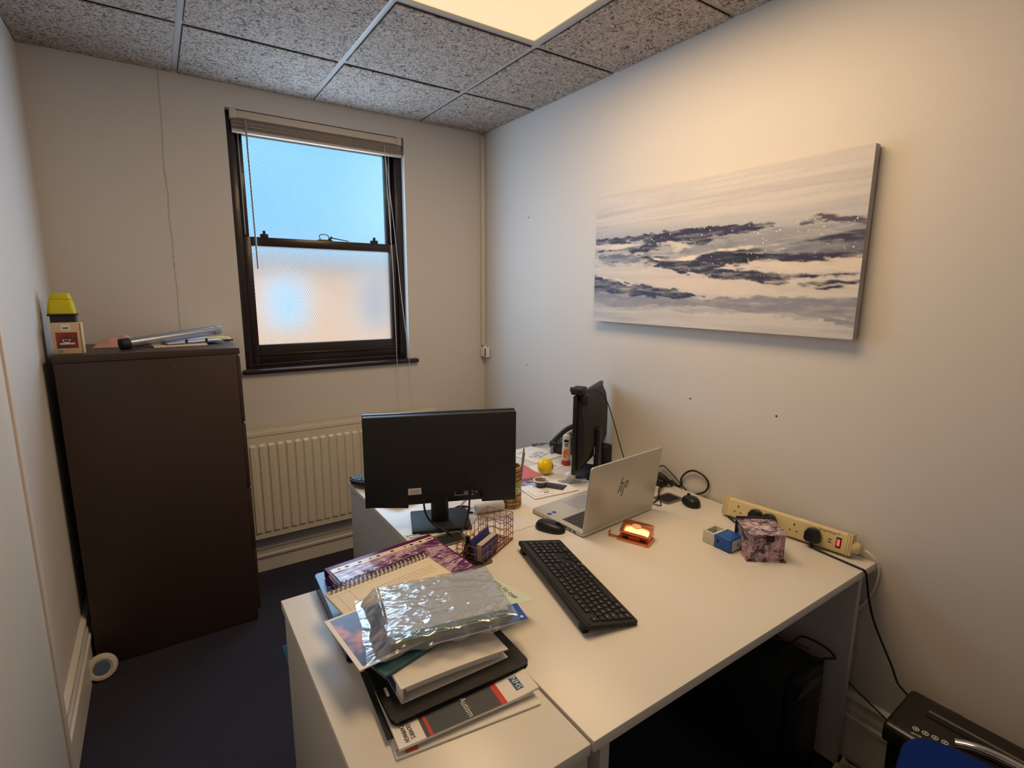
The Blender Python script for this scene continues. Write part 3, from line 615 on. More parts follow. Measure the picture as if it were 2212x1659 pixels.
# local x along the screen, local -y towards the back cover (camera), z up from the desk
xl, xr = -0.262, 0.268
obj('base', box(-0.108, 0.100, -0.088, 0.090, 0, 0.014), M_blackm, mo, 0.004)
bm = bmesh.new(); PRISM(bm, rounded(0.062, 0.046, 0.018, 5, -0.006, -0.005), 0.014, 0.150); obj('stand_column', bm, M_black, mo)
obj('stand_neck', box(-0.045, 0.035, -0.030, 0.020, 0.100, 0.135), M_blackm, mo, 0.006)
bm = bmesh.new()
poly = [(xl, 0.094), (xl + 0.145, 0.080), (xl + 0.145, 0.128), (xr - 0.125, 0.128), (xr - 0.125, 0.082), (xr, 0.080), (xr, 0.412), (xl, 0.412)]
Mv = basis((0, -0.034, 0), (1, 0, 0), (0, 0, 1))      # prism z -> local -y
PRISM(bm, poly, -0.024, 0.008, Mv)
obj('back_cover', bm, M_blackm, mo, 0.004)
obj('port_bay', box(xl + 0.140, xr - 0.120, -0.036, -0.012, 0.104, 0.132), M_blackm, mo, 0.002)
obj('bezel', box(xl - 0.002, xr + 0.002, -0.010, 0.006, 0.079, 0.415), M_black, mo, 0.003)
obj('screen', box(xl + 0.010, xr - 0.010, 0.0058, 0.0068, 0.098, 0.404), M_screen, mo)
obj('rating_sticker', box(xl + 0.145, xl + 0.190, -0.0428, -0.0418, 0.130, 0.153), M_whiteink, mo)
bm = bmesh.new()
for i in range(4): BX(bm, xl + 0.150, xl + 0.184, -0.0432, -0.0427, 0.133 + i * 0.0045, 0.1345 + i * 0.0045)
obj('sticker_print', bm, M_greyink, mo)
bm = bmesh.new()
for x0, x1, z0, z1 in ((0.045, 0.10, 0.112, 0.115), (0.078, 0.098, 0.115, 0.129), (0.106, 0.114, 0.122, 0.129), (0.106, 0.114, 0.110, 0.116), (0.118, 0.128, 0.118, 0.124), (0.045, 0.048, 0.118, 0.128)): BX(bm, x0, x1, -0.0372, -0.0360, z0, z1)
obj('port_labels', bm, mat('pale_grey_print', C(150, 150, 150), 0.6), mo)
TXT('logo', 'BenQ', 0.050, mat('dark_grey_emboss', C(38, 38, 39), 0.4), mo, basis((0.015, -0.0422, 0.340), (1, 0, 0), (0, 0, 1)), 0.0006)
bm = bmesh.new()
for a in ((-0.075, 0.095, 0.278, 0.2788), (-0.075, 0.095, 0.168, 0.1688), (-0.075, -0.0742, 0.168, 0.278), (0.0942, 0.095, 0.168, 0.278)): BX(bm, a[0], a[1], -0.0424, -0.0418, a[2], a[3])
obj('mount_outline', bm, M_blackg, mo)
def cable(name, label, pts, r=0.0028, m=M_rubber, cat='cable', k=8, group=None):
    bm = bmesh.new(); TUBE(bm, pts, r, 8, k); o = obj(name, bm, m, None, smooth=60); return tag(o, label, cat, group)
c = cable('monitor_cable', 'black power cable hanging at the left of the monitor stand', [(-1.100, -1.425, 0.880), (-1.106, -1.428, 0.840), (-1.105, -1.440, 0.790), (-1.085, -1.452, 0.752), (-1.060, -1.478, 0.733), (-1.045, -1.506, 0.724), (-1.038, -1.530, 0.7165)], 0.0036)
c = cable('monitor_cable', 'black video cable hanging at the right of the monitor stand', [(-0.955, -1.478, 0.872), (-0.958, -1.488, 0.82), (-0.966, -1.494, 0.775), (-0.982, -1.502, 0.745), (-1.000, -1.510, 0.728), (-1.015, -1.524, 0.7165)], 0.0034)

th2 = math.atan2(0.53, 0.85)
m2 = thing('monitor', 'black monitor turned nearly edge-on with a webcam on top', 'monitor', (-0.215, -1.290, DT), th2)
# local x along the screen (to the wall), local -y is the back
obj('bezel', box(-0.218, 0.218, -0.004, 0.014, 0.058, 0.402), M_black, m2, 0.003)
bm = bmesh.new(); PRISM(bm, [(-0.004, 0.075), (-0.004, 0.385), (-0.022, 0.350), (-0.034, 0.28), (-0.034, 0.14), (-0.018, 0.085)], -0.205, 0.205, basis((0, 0, 0), (0, 1, 0), (0, 0, 1)))
obj('back_cover', bm, M_blackm, m2, 0.003)
obj('screen', box(-0.208, 0.208, 0.0138, 0.0148, 0.072, 0.394), M_screen, m2)
obj('stand_arm', box(-0.025, 0.025, -0.055, -0.030, 0.006, 0.22), M_black, m2, 0.006)
bm = bmesh.new(); PRISM(bm, rounded(0.20, 0.15, 0.02, 4, 0.0, -0.012), 0.0, 0.010); obj('base', bm, M_black, m2, 0.003)
obj('white_sticker', box(-0.03, 0.01, -0.0352, -0.0338, 0.10, 0.135), M_whiteink, m2)
wc = thing('webcam', 'small black webcam clipped on top of the edge-on monitor', 'webcam', (-0.372, -1.392, DT + 0.4022), th2)
obj('body', box(-0.030, 0.040, -0.022, 0.030, 0.004, 0.034), M_blackm, wc, 0.007, 3)
bm = bmesh.new(); CYL(bm, (0.005, 0.028, 0.020), (0.005, 0.040, 0.020), 0.012, 0.011, 20); obj('lens', bm, M_blackg, wc)
obj('clip', box(-0.012, 0.022, -0.012, -0.0045, -0.055, 0.006), M_black, wc, 0.003)
obj('hinge', box(-0.015, 0.025, -0.040, -0.012, -0.040, 0.004), M_blackm, wc, 0.006)
cable('webcam_cable', 'thin black cable drooping from the webcam behind the laptop', [(-0.350, -1.415, 1.140), (-0.315, -1.43, 1.142), (-0.265, -1.44, 1.10), (-0.215, -1.44, 1.00), (-0.175, -1.45, 0.88), (-0.145, -1.47, 0.78), (-0.13, -1.50, 0.7215)], 0.0022)
sp = thing('black_canister', 'short black canister standing behind the edge-on monitor', 'canister', (-0.070, -1.252, DT))
bm = bmesh.new(); LATHE(bm, [(0, 0), (0.030, 0), (0.032, 0.004), (0.0315, 0.097), (0.028, 0.102), (0, 0.102)], 28); obj('shell', bm, M_blackm, sp)
bm = bmesh.new(); LATHE(bm, [(0, 0.1022), (0.024, 0.1022), (0.023, 0.1045), (0, 0.1045)], 24); obj('lid', bm, M_black, sp)

# ------------------------------------------------------------------ keyboards
def key_rows():
    R = []
    u = 1.0
    fr = [(0, 'Esc')] + [(2 + i, 'F%d' % (i + 1)) for i in range(4)] + [(6.5 + i, 'F%d' % (i + 5)) for i in range(4)] + [(11 + i, 'F%d' % (i + 9)) for i in range(4)]
    R += [(x, 5.15, 1, l) for x, l in fr] + [(15.25, 5.15, 1, 'Prt'), (16.25, 5.15, 1, 'Scr'), (17.25, 5.15, 1, 'Brk')] + [(18.5 + i, 5.15, 1, l) for i, l in enumerate(('A', 'B', 'C', 'D'))]
    R += [(i, 4, 1, l) for i, l in enumerate('`1234567890-=')] + [(13, 4, 2, '<-')]
    R += [(0, 3, 1.5, 'Tab')] + [(1.5 + i, 3, 1, l) for i, l in enumerate('QWERTYUIOP[]')] + [(13.5, 3, 1.5, '')]
    R += [(0, 2, 1.75, 'Caps')] + [(1.75 + i, 2, 1, l) for i, l in enumerate("ASDFGHJKL;'#")] + [(13.75, 2, 1.25, 'Ent')]
    R += [(0, 1, 1.25, 'Sh'), (1.25, 1, 1, '\\')] + [(2.25 + i, 1, 1, l) for i, l in enumerate('ZXCVBNM,./')] + [(12.25, 1, 2.75, 'Shift')]
    R += [(0, 0, 1.25, 'Ctrl'), (1.25, 0, 1.25, 'Win'), (2.5, 0, 1.25, 'Alt'), (3.75, 0, 6.25, ''), (10, 0, 1.25, 'Alt'), (11.25, 0, 1.25, 'Win'), (12.5, 0, 1.25, 'Mn'), (13.75, 0, 1.25, 'Ctrl')]
    for j, ls in ((4, ('Ins', 'Hm', 'PU')), (3, ('Del', 'End', 'PD'))): R += [(15.25 + i, j, 1, l) for i, l in enumerate(ls)]
    R += [(16.25, 1, 1, '^'), (15.25, 0, 1, '<'), (16.25, 0, 1, 'v'), (17.25, 0, 1, '>')]
    for j, ls in ((4, 'N/*-'), (3, '789'), (2, '456'), (1, '123')): R += [(18.5 + i, j, 1, l) for i, l in enumerate(ls)]
    R += [(18.5, 0, 2, '0'), (20.5, 0, 1, '.'), (21.5, 2, -2, '+'), (21.5, 0, -2, 'En')]
    return R
_km = {}
def key_mesh(w, h, t, m):
    k = (round(w, 4), round(h, 4), m.name)
    if k not in _km:
        bm = bmesh.new(); a = [bm.verts.new(c) for c in ((-w / 2, -h / 2, 0), (w / 2, -h / 2, 0), (w / 2, h / 2, 0), (-w / 2, h / 2, 0))]; i = 0.0012
        b = [bm.verts.new(c) for c in ((-w / 2 + i, -h / 2 + i, t), (w / 2 - i, -h / 2 + i, t), (w / 2 - i, h / 2 - i, t), (-w / 2 + i, h / 2 - i, t))]
        bm.faces.new(a[::-1]); bm.faces.new(b)
        for q in range(4): bm.faces.new((a[q], a[(q + 1) % 4], b[(q + 1) % 4], b[q]))
        finish(bm); me = bpy.data.meshes.new('key'); bm.to_mesh(me); bm.free(); me.materials.append(m); _km[k] = me
    return _km[k]
M_key = mat('black_keycap', C(30, 30, 31), 0.45); M_leg = mat('key_legend_white', C(205, 205, 205), 0.6)
ang = math.atan2(0.970, 0.241)
ky = thing('computer_keyboard', 'black full-size keyboard lying diagonally in the middle of the front desk', 'keyboard', (-0.876, -2.209, DT + 0.001), (math.radians(8.0), 0, ang))
KW, KD = 0.468, 0.152
bm = bmesh.new(); PRISM(bm, rounded(KW, KD, 0.008, 3, KW / 2, KD / 2), 0.0, 0.011); obj('case', bm, M_blackm, ky, 0.0015)
bm = bmesh.new(); PRISM(bm, rounded(KW - 0.012, 0.012, 0.003, 3, KW / 2, KD - 0.011), 0.011, 0.013); obj('rear_ridge', bm, M_black, ky)
uu = 0.0196
for x, r, w, l in key_rows():
    h = 1
    if w < 0: h, w = 2, 1
    kk = share('key', key_mesh(w * uu - 0.0019, h * uu * 0.98 - 0.0019, 0.0034, M_key), ky, (0.012 + (x + w / 2) * uu, 0.0085 + (r + h / 2) * uu * 0.98, 0.0111))
    if l: TXT('legend', l, 0.0052 if len(l) > 1 else 0.0068, M_leg, kk, Matrix.Translation((-0.0035 if len(l) == 1 else 0, 0.002, 0.0036)), 0.0001)
for x in (0.030, KW - 0.030): obj('foot', box(x - 0.012, x + 0.012, KD - 0.022, KD - 0.004, -0.0205, 0.002, ), M_blackm, ky, 0.002)
TXT('logo', 'hp', 0.012, M_leg, ky, basis((0.30, 0.0035, 0.0112), (1, 0, 0), (0, 1, 0)), 0.0001)
k2 = thing('ergonomic_keyboard', 'dark curved keyboard half hidden behind the monitor, near the window', 'keyboard', (-1.062, -0.985, DT), math.radians(100))
def ekb(u, v):
    x = -0.19 + 0.38 * u; c = abs(u - 0.5) * 2
    return (x, -0.085 + 0.17 * v - 0.045 * math.cos(PI * (u - 0.5) * 2) * (1 - v) + 0.02 * math.sin(3 * PI * u), 0.016 + 0.014 * (1 - c * c) + 0.006 * v)
bm = bmesh.new(); SHEET(bm, ekb, 28, 8, 0.016); obj('case', bm, mat('dark_navy_plastic', C(28, 30, 40), 0.5), k2)
for j in range(5):
    for i in range(16):
        u, v = (i + 0.5) / 16, 0.30 + j * 0.145; p = ekb(u, v); share('key', key_mesh(0.0195, 0.0185, 0.005, M_key), k2, (p[0], p[1], p[2] - 0.0005))

# ------------------------------------------------------------------ laptop
lt = thing('laptop', 'open silver laptop with its lid turned to the camera', 'laptop', (-0.480, -1.7575, DT), math.atan2(0.035, 0.39))
LW = 0.392
bm = bmesh.new(); PRISM(bm, rounded(LW, 0.268, 0.010, 3, 0, 0.134), 0.003, 0.017); obj('base', bm, M_silver, lt, 0.002)
obj('key_well', box(-0.172, 0.172, 0.022, 0.128, 0.0168, 0.0172), mat('dark_key_well', C(60, 60, 62), 0.5), lt)
M_lkey = mat('dark_grey_keycap', C(66, 66, 69), 0.5)
for j in range(6):
    for i in range(18):
        if j == 5 and 6 <= i <= 10:
            if i == 8: share('key', key_mesh(0.085, 0.0142, 0.0015, M_lkey), lt, (0.165 - (i + 0.5) * 0.0183, 0.031 + j * 0.0176, 0.0172))
            continue
        share('key', key_mesh(0.0163, 0.0150 if j else 0.0095, 0.0015, M_lkey), lt, (0.165 - (i + 0.5) * 0.0183, 0.031 + j * 0.0176, 0.0172))
obj('touchpad', box(-0.062, 0.062, 0.150, 0.240, 0.0168, 0.0173), mat('pale_grey_touchpad', C(176, 178, 182), 0.35, metal=0.3), lt)
for x in (-0.176, -0.152): obj('sticker', box(x - 0.008, x + 0.008, 0.182, 0.198, 0.0168, 0.0174), mat('blue_chip_sticker', C(40, 70, 170), 0.4), lt)
bm = bmesh.new()
for y, w in ((0.035, 0.014), (0.058, 0.010), (0.082, 0.012)): BX(bm, -LW / 2 - 0.0003, -LW / 2 + 0.003, y, y + w, 0.006, 0.011)
obj('side_ports', bm, M_ink, lt)
Ml = Matrix.Translation((0, 0.004, 0.017)) @ Matrix.Rotation(math.radians(7.0), 4, 'X')      # lid leans back towards -y
bm = bmesh.new(); PRISM(bm, rounded(LW, 0.243, 0.010, 3, 0, 0.1215), -0.003, 0.003, Ml @ basis((0, 0, 0), (1, 0, 0), (0, 0, 1)))
lid = obj('lid', bm, M_silver, lt, 0.0012)
obj('screen', box(-LW / 2 + 0.008, LW / 2 - 0.008, 0.0029, 0.0035, 0.012, 0.234, Ml), M_screen, lid)
bm = bmesh.new(); CYL(bm, (-0.16, 0.010, 0.013), (0.16, 0.010, 0.013), 0.0055, 0.0055, 14); obj('hinge', bm, M_blackm, lt)
# slanted four-stroke logo
bm = bmesh.new()
def logo_stroke(x0, z0, x1, z1, w=0.0035):
    PRISM(bm, [(x0, z0), (x0 + w, z0), (x1 + w, z1), (x1, z1)], 0.003, 0.0036, Ml @ basis((0, 0, 0), (1, 0, 0), (0, 0, 1)))
sl = 0.30; cx0, cz0 = -0.012, 0.132
def L4(dx, za, zb): logo_stroke(cx0 + dx + (za) * sl, cz0 + za, cx0 + dx + zb * sl, cz0 + zb)
L4(-0.021, -0.018, 0.038); L4(-0.008, -0.018, 0.016); L4(0.006, -0.038, 0.018); L4(0.019, -0.010, 0.018)
BX(bm, cx0 - 0.021 + 0.016 * sl + 0.004, cx0 - 0.008 + 0.016 * sl + 0.0035, -0.0036, -0.003, cz0 + 0.0145, cz0 + 0.018, Ml)
BX(bm, cx0 + 0.006 + 0.014 * sl + 0.004, cx0 + 0.019 + 0.018 * sl + 0.0035, -0.0036, -0.003, cz0 + 0.0145, cz0 + 0.018, Ml)
obj('logo', bm, mat('logo_dark', C(40, 38, 36), 0.3, metal=0.5), lid)

# ------------------------------------------------------------------ mice
def mouse(name, label, x, y, rot, L, W, Hh, wheel_end=1):
    t = thing(name, label, 'mouse', (x, y, DT), rot); bm = bmesh.new(); nu, nv = 24, 10; rings = []
    for j in range(nv + 1):
        a = j / nv * PI / 2; rz = math.sin(a) ** 0.9; rr = math.cos(a) ** 0.55 if j < nv else 0.0
        ring = []
        for i in range(nu):
            b = 2 * PI * i / nu; c, s = math.cos(b), math.sin(b); ex = 0.8
            px = (abs(c) ** ex) * (1 if c >= 0 else -1) * L / 2 * rr; py = (abs(s) ** ex) * (1 if s >= 0 else -1) * W / 2 * rr * (1 - 0.10 * math.cos(b) ** 2)
            ring.append(bm.verts.new((px, py, 0.003 + (Hh - 0.003) * rz * (1 - 0.18 * (px / (L / 2))) * 0.9)))
        rings.append(ring)
    for a, b in zip(rings[:-1], rings[1:]):
        for i in range(nu): bm.faces.new((a[i], a[(i + 1) % nu], b[(i + 1) % nu], b[i]))
    bm.faces.new(rings[0][::-1]); bmesh.ops.remove_doubles(bm, verts=bm.verts, dist=0.00005)
    obj('shell', bm, mat('mouse_black', C(24, 24, 25), 0.38), t, smooth=60)
    bm = bmesh.new(); PRISM(bm, rounded(L * 0.9, W * 0.86, W * 0.35, 5), 0.0, 0.004); obj('underside', bm, M_blackm, t)
    bm = bmesh.new(); CYL(bm, (L * 0.26, -0.0035, Hh * 0.78), (L * 0.26, 0.0035, Hh * 0.78), 0.0085, 0.0085, 16); obj('wheel', bm, M_blackm, t)
    obj('button_split', box(L * 0.12, L * 0.44, -0.0006, 0.0006, Hh * 0.45, Hh * 0.80, ), M_ink, t)
    return t
mouse('computer_mouse', 'black mouse beside the left corner of the laptop', -0.728, -1.660, math.radians(-62), 0.112, 0.062, 0.034)
mouse('computer_mouse', 'black mouse beside the wall, right of the laptop', -0.118, -1.790, math.radians(60), 0.095, 0.064, 0.036)

# ------------------------------------------------------------------ copper hole punch
hp = thing('hole_punch', 'shiny copper two-hole punch in front of the laptop', 'hole punch', (-0.530, -1.880, DT), math.radians(-67))
obj('base', box(-0.056, 0.056, -0.036, 0.030, 0, 0.010), M_copper, hp, 0.003)
obj('paper_guide', box(-0.088, -0.054, -0.026, -0.018, 0.001, 0.007), M_copper, hp, 0.001); obj('guide_stop', box(-0.0885, -0.085, -0.030, -0.014, 0.001, 0.020), M_copper, hp, 0.001)
obj('die_plate', box(-0.050, 0.050, -0.022, 0.026, 0.010, 0.0165), M_copper, hp, 0.002)
for x in (-0.030, 0.030): obj('paper_slot', box(x - 0.010, x + 0.010, -0.0228, -0.010, 0.0112, 0.0155), M_ink, hp)
hz = lambda v: 0.024 + 0.030 * math.sin(PI * 0.5 * min(1, 0.15 + 1.05 * v)) - 0.010 * max(0, v - 0.8) * 5
bm = bmesh.new(); SHEET(bm, lambda u, v: (-0.050 + 0.100 * u, -0.026 + 0.068 * v, hz(v)), 6, 16, 0.006); obj('handle', bm, M_copper, hp, 0.0008)
for x in (-0.050, 0.046): bm = bmesh.new(); PRISM(bm, [(-0.016, 0.012), (0.034, 0.012), (0.036, 0.040), (0.010, 0.044), (-0.018, 0.024)], x, x + 0.004, basis((0, 0, 0), (0, 1, 0), (0, 0, 1))); obj('side_cheek', bm, M_copper, hp, 0.0008)
sl_ = math.atan2(hz(0.5) - hz(0.3), 0.068 * 0.2)
bm = bmesh.new(); PRISM(bm, [(0.017 * math.cos(a), 0.010 * math.sin(a)) for a in [2 * PI * i / 28 for i in range(28)]], -0.001, 0.0010, Matrix.Translation((0, -0.026 + 0.068 * 0.4, hz(0.4))) @ Matrix.Rotation(sl_, 4, 'X')); obj('oval_badge', bm, mat('dull_copper', C(190, 150, 110), 0.35, metal=0.8), hp)

# ------------------------------------------------------------------ floral note box and stamp
M_flor = bpy.data.materials.new('floral_paper'); M_flor.use_nodes = True; nt, b = nodes_of(M_flor)
tc = nt.nodes.new('ShaderNodeTexCoord'); v1 = nt.nodes.new('ShaderNodeTexVoronoi'); v1.inputs['Scale'].default_value = 24; n1_ = nt.nodes.new('ShaderNodeTexNoise'); n1_.inputs['Scale'].default_value = 22; n1_.inputs['Detail'].default_value = 4; n1_.inputs['Distortion'].default_value = 2.0
r1 = nt.nodes.new('ShaderNodeValToRGB'); r2 = nt.nodes.new('ShaderNodeValToRGB'); mx = nt.nodes.new('ShaderNodeMix'); mx.data_type = 'RGBA'
for r, st in ((r1, [(0.0, C(120, 70, 90)), (0.10, C(236, 224, 226)), (0.42, C(222, 190, 204)), (0.58, C(110, 92, 104)), (0.8, C(62, 54, 62))]), (r2, [(0.38, C(34, 30, 36)), (0.46, C(110, 96, 112)), (0.52, C(226, 214, 220)), (0.58, C(190, 100, 130)), (0.64, C(70, 60, 72)), (0.74, C(236, 228, 230))])):
    while len(r.color_ramp.elements) < len(st): r.color_ramp.elements.new(0.5)
    for e, (p, c) in zip(r.color_ramp.elements, st): e.position = p; e.color = c
nt.links.new(tc.outputs['Object'], v1.inputs['Vector']); nt.links.new(tc.outputs['Object'], n1_.inputs['Vector']); nt.links.new(v1.outputs['Distance'], r1.inputs['Fac']); nt.links.new(n1_.outputs['Fac'], r2.inputs['Fac'])
v1s = nt.nodes.new('ShaderNodeMath'); v1s.operation = 'MULTIPLY'; v1s.inputs[1].default_value = 1.0
mx.inputs[0].default_value = 0.62; nt.links.new(r1.outputs['Color'], mx.inputs[6]); nt.links.new(r2.outputs['Color'], mx.inputs[7]); nt.links.new(mx.outputs[2], b.inputs['Base Color']); b.inputs['Roughness'].default_value = 0.35
fb = thing('note_box', 'floral patterned cube box with lid and drawer beside the blue stamp', 'box', (-0.262, -2.162, DT), math.radians(-38))
obj('base_board', box(-0.061, 0.061, -0.064, 0.064, 0, 0.003), M_flor, fb); obj('lower_drawer', box(-0.054, 0.054, -0.058, 0.054, 0.003, 0.0355), M_flor, fb, 0.0008)
obj('upper_body', box(-0.054, 0.054, -0.057, 0.054, 0.0365, 0.088), M_flor, fb, 0.0008); obj('back_flap', box(-0.060, 0.060, 0.0545, 0.058, 0.003, 0.099), mat('dark_floral_edge', C(64, 58, 66), 0.4), fb)
obj('lid', box(-0.0605, 0.0605, -0.064, 0.054, 0.089, 0.0925), M_flor, fb, 0.0008); obj('thumb_cutout', box(-0.004, 0.020, -0.0585, -0.0568, 0.066, 0.0885), M_ink, fb)
stp = thing('rubber_stamp', 'blue self-inking stamp with clear frame lying on its side', 'stamp', (-0.315, -2.062, DT))
M_stb = mat('royal_blue_plastic', C(30, 84, 168), 0.4); M_stc = mat('clear_grey_plastic', C(206, 204, 196), 0.25, alpha=1.0)
obj('blue_body', box(-0.036, 0.036, -0.056, 0.006, 0.001, 0.046), M_stb, stp, 0.005, 3); obj('end_label', box(-0.028, 0.030, -0.0572, -0.0555, 0.006, 0.040), mat('lilac_label', C(196, 196, 208), 0.5), stp)
bm = bmesh.new(); BX(bm, -0.034, -0.027, 0.006, 0.050, 0.001, 0.043); BX(bm, 0.027, 0.034, 0.006, 0.050, 0.001, 0.043); BX(bm, -0.027, 0.027, 0.043, 0.050, 0.001, 0.043); BX(bm, -0.027, 0.027, 0.006, 0.043, 0.001, 0.006)
obj('clear_frame', bm, M_stc, stp, 0.001); obj('stamp_plate', box(-0.024, 0.024, 0.014, 0.020, 0.008, 0.038), M_stc, stp); obj('front_band', box(-0.033, 0.033, 0.000, 0.0045, 0.0462, 0.0475), M_whiteink, stp); obj('slot', box(-0.0366, -0.0358, -0.012, -0.006, 0.020, 0.032), M_ink, stp)
bm = bmesh.new(); PRISM(bm, [(-0.004, -0.006), (0.003, -0.004), (0.002, 0.002), (0.0045, 0.005), (0.001, 0.004), (-0.001, 0.008), (-0.002, 0.001)], 0, 0.0004, basis((0.002, -0.0573, 0.024), (1, 0, 0), (0, 0, 1))); obj('label_mark', bm, M_ink, stp)

# ------------------------------------------------------------------ power strip with plugs
M_ivory = mat('yellowed_ivory_plastic', C(214, 196, 146), 0.4)
ps = thing('power_strip', 'yellowed ivory extension strip leaning on the wall', 'power strip', (-0.0885, -2.135, DT + 0.0085), (0, 0, math.atan2(-0.406, 0.048)))
# local x from far end to near end (towards the camera), face towards local -y
T = Matrix.Translation((0, 0.0, 0.0)) @ Matrix.Rotation(math.radians(-12), 4, 'X')
SL, SH, SD = 0.212, 0.068, 0.038
obj('body', box(-SL, SL, 0.0, SD, 0.0, SH, T), M_ivory, ps, 0.006, 3)
for i in range(3):
    obj('end_rib', box(-SL - 0.002 + i * 0.007, -SL + 0.002 + i * 0.007, -0.0015, SD + 0.0012, 0.002, SH + 0.0015, T), M_ivory, ps, 0.001)
    obj('end_rib', box(SL - 0.002 - i * 0.007, SL + 0.002 - i * 0.007, -0.0015, SD + 0.0012, 0.002, SH + 0.0015, T), M_ivory, ps, 0.001)
bm = bmesh.new(); LATHE(bm, [(0, 0), (0.020, 0), (0.019, 0.014), (0.012, 0.022), (0, 0.022)], 20, T @ Matrix.Translation((SL + 0.001, SD / 2, SH * 0.45)) @ Matrix.Rotation(PI / 2, 4, 'Y')); obj('end_cap', bm, M_ivory, ps)
SXs = (-0.155, -0.085, -0.038, 0.040, 0.105)
for x in (SXs[0], SXs[3]):
    bm = bmesh.new(); BX(bm, x - 0.002, x + 0.002, -0.0006, 0.003, 0.042, 0.050, T); BX(bm, x - 0.0135, x - 0.0085, -0.0006, 0.003, 0.023, 0.027, T); BX(bm, x + 0.0085, x + 0.0135, -0.0006, 0.003, 0.023, 0.027, T); obj('socket_slots', bm, M_ink, ps)
bm = bmesh.new(); BX(bm, 0.147, 0.157, -0.0006, 0.002, 0.034, 0.037, T); BX(bm, 0.147, 0.157, -0.0006, 0.002, 0.025, 0.028, T); obj('indicator_slots', bm, M_ink, ps)
sw = obj('switch_surround', box(0.170, 0.185, -0.0012, 0.003, 0.016, 0.050, T), M_black, ps, 0.001)
obj('lit_switch', box(0.1735, 0.1815, -0.004, -0.001, 0.022, 0.044, T), mat('red_neon_rocker', C(220, 40, 34), 0.3, emis=(1.0, 0.10, 0.07, 1), estr=0.9), sw, 0.001)
TXT('lettering', 'SurgeMaster\u2122', 0.0115, mat('grey_brown_print', C(110, 96, 72), 0.6), ps, T @ basis((0.148, -0.0002, 0.0585), (1, 0, 0), (0, 0, 1)), 0.0002, xs=0.9)
obj('torn_sticker', box(0.045, 0.075, 0.010, 0.022, SH, SH + 0.0006, T), M_whiteink, ps)
def plug(label, x, zc=0.033):
    t = thing('mains_plug', label, 'plug', (0, 0, 0)); t.matrix_world = Matrix.Translation(ps.location) @ Matrix.Rotation(ps.rotation_euler.z, 4, 'Z') @ T
    bm = bmesh.new(); PRISM(bm, [(x - 0.024, zc - 0.018), (x - 0.014, zc - 0.024), (x + 0.014, zc - 0.024), (x + 0.024, zc - 0.018), (x + 0.024, zc + 0.006), (x + 0.015, zc + 0.022), (x, zc + 0.026), (x - 0.015, zc + 0.022), (x - 0.024, zc + 0.006)], 0.0008, 0.026, basis((0, 0, 0), (1, 0, 0), (0, 0, 1)))
    obj('plug_body', bm, mat('plug_black', C(20, 19, 19), 0.35), t, 0.004, 3)
    bm = bmesh.new(); CYL(bm, (x, -0.014, zc - 0.022), (x, -0.016, zc - 0.040), 0.0062, 0.0042, 12); obj('strain_relief', bm, M_rubber, t)
    return t
plug('left black mains plug in the ivory strip, behind the floral box', SXs[1]); plug('middle black mains plug in the ivory strip, behind the floral box', SXs[2]); plug('black mains plug with its cable running over the desk edge', SXs[4])
cable('mains_cable', 'black power cable running from the strip over the desk edge to the shredder', [(-0.083, -2.240, 0.735), (-0.090, -2.252, 0.724), (-0.092, -2.290, 0.7212), (-0.096, -2.340, 0.7212), (-0.100, -2.390, 0.7212), (-0.098, -2.408, 0.716), (-0.085, -2.412, 0.68), (-0.066, -2.416, 0.619), (-0.052, -2.432, 0.548), (-0.048, -2.461, 0.486), (-0.046, -2.493, 0.426), (-0.050, -2.515, 0.385), (-0.055, -2.545, 0.366)], 0.0034)
cable('mains_cable', 'white lead of the ivory strip hanging behind the desk corner', [(-0.022, -2.372, 0.748), (-0.018, -2.390, 0.738), (-0.008, -2.408, 0.715), (-0.007, -2.412, 0.67), (-0.010, -2.398, 0.60), (-0.010, -2.36, 0.52), (-0.010, -2.30, 0.45)], 0.0034, M_white)
cable('mains_cable', 'black lead sloping down the baseboard to the shredder', [(-0.030, -2.28, 0.345), (-0.032, -2.36, 0.297), (-0.034, -2.45, 0.255), (-0.036, -2.53, 0.222), (-0.042, -2.575, 0.20)], 0.0026)
cable('mains_cable', 'black lead curling from the strip\'s far end behind the floral box', [(-0.075, -1.925, 0.752), (-0.088, -1.918, 0.745), (-0.105, -1.945, 0.724), (-0.125, -1.985, 0.7215), (-0.145, -2.03, 0.7215), (-0.165, -2.07, 0.7215)], 0.0032)
cable('looped_cable', 'thick black cable standing in a round loop against the wall', [(-0.006, -1.600, 0.735), (-0.006, -1.640, 0.722), (-0.007, -1.655, 0.735), (-0.010, -1.655, 0.762), (-0.011, -1.681, 0.797), (-0.011, -1.719, 0.815), (-0.011, -1.764, 0.807), (-0.011, -1.789, 0.781), (-0.011, -1.780, 0.748), (-0.009, -1.749, 0.724), (-0.006, -1.70, 0.70)], 0.0040)
cable('looped_cable', 'thin black cable arching along the wall into the loop', [(-0.03, -1.50, 0.7215), (-0.013, -1.545, 0.787), (-0.012, -1.589, 0.777), (-0.012, -1.641, 0.746), (-0.007, -1.685, 0.715)], 0.0026)
cable('laptop_cable', 'black lead from the adapter to the laptop\'s right side', [(-0.060, -1.600, 0.733), (-0.095, -1.625, 0.735), (-0.150, -1.655, 0.728), (-0.20, -1.69, 0.724), (-0.262, -1.715, 0.7265)], 0.0028)
cable('laptop_cable', 'thin black lead dangling beside the laptop lid\'s edge', [(-0.070, -1.600, 0.732), (-0.13, -1.635, 0.726), (-0.185, -1.690, 0.7208), (-0.232, -1.735, 0.7208), (-0.262, -1.730, 0.7285)], 0.0022)
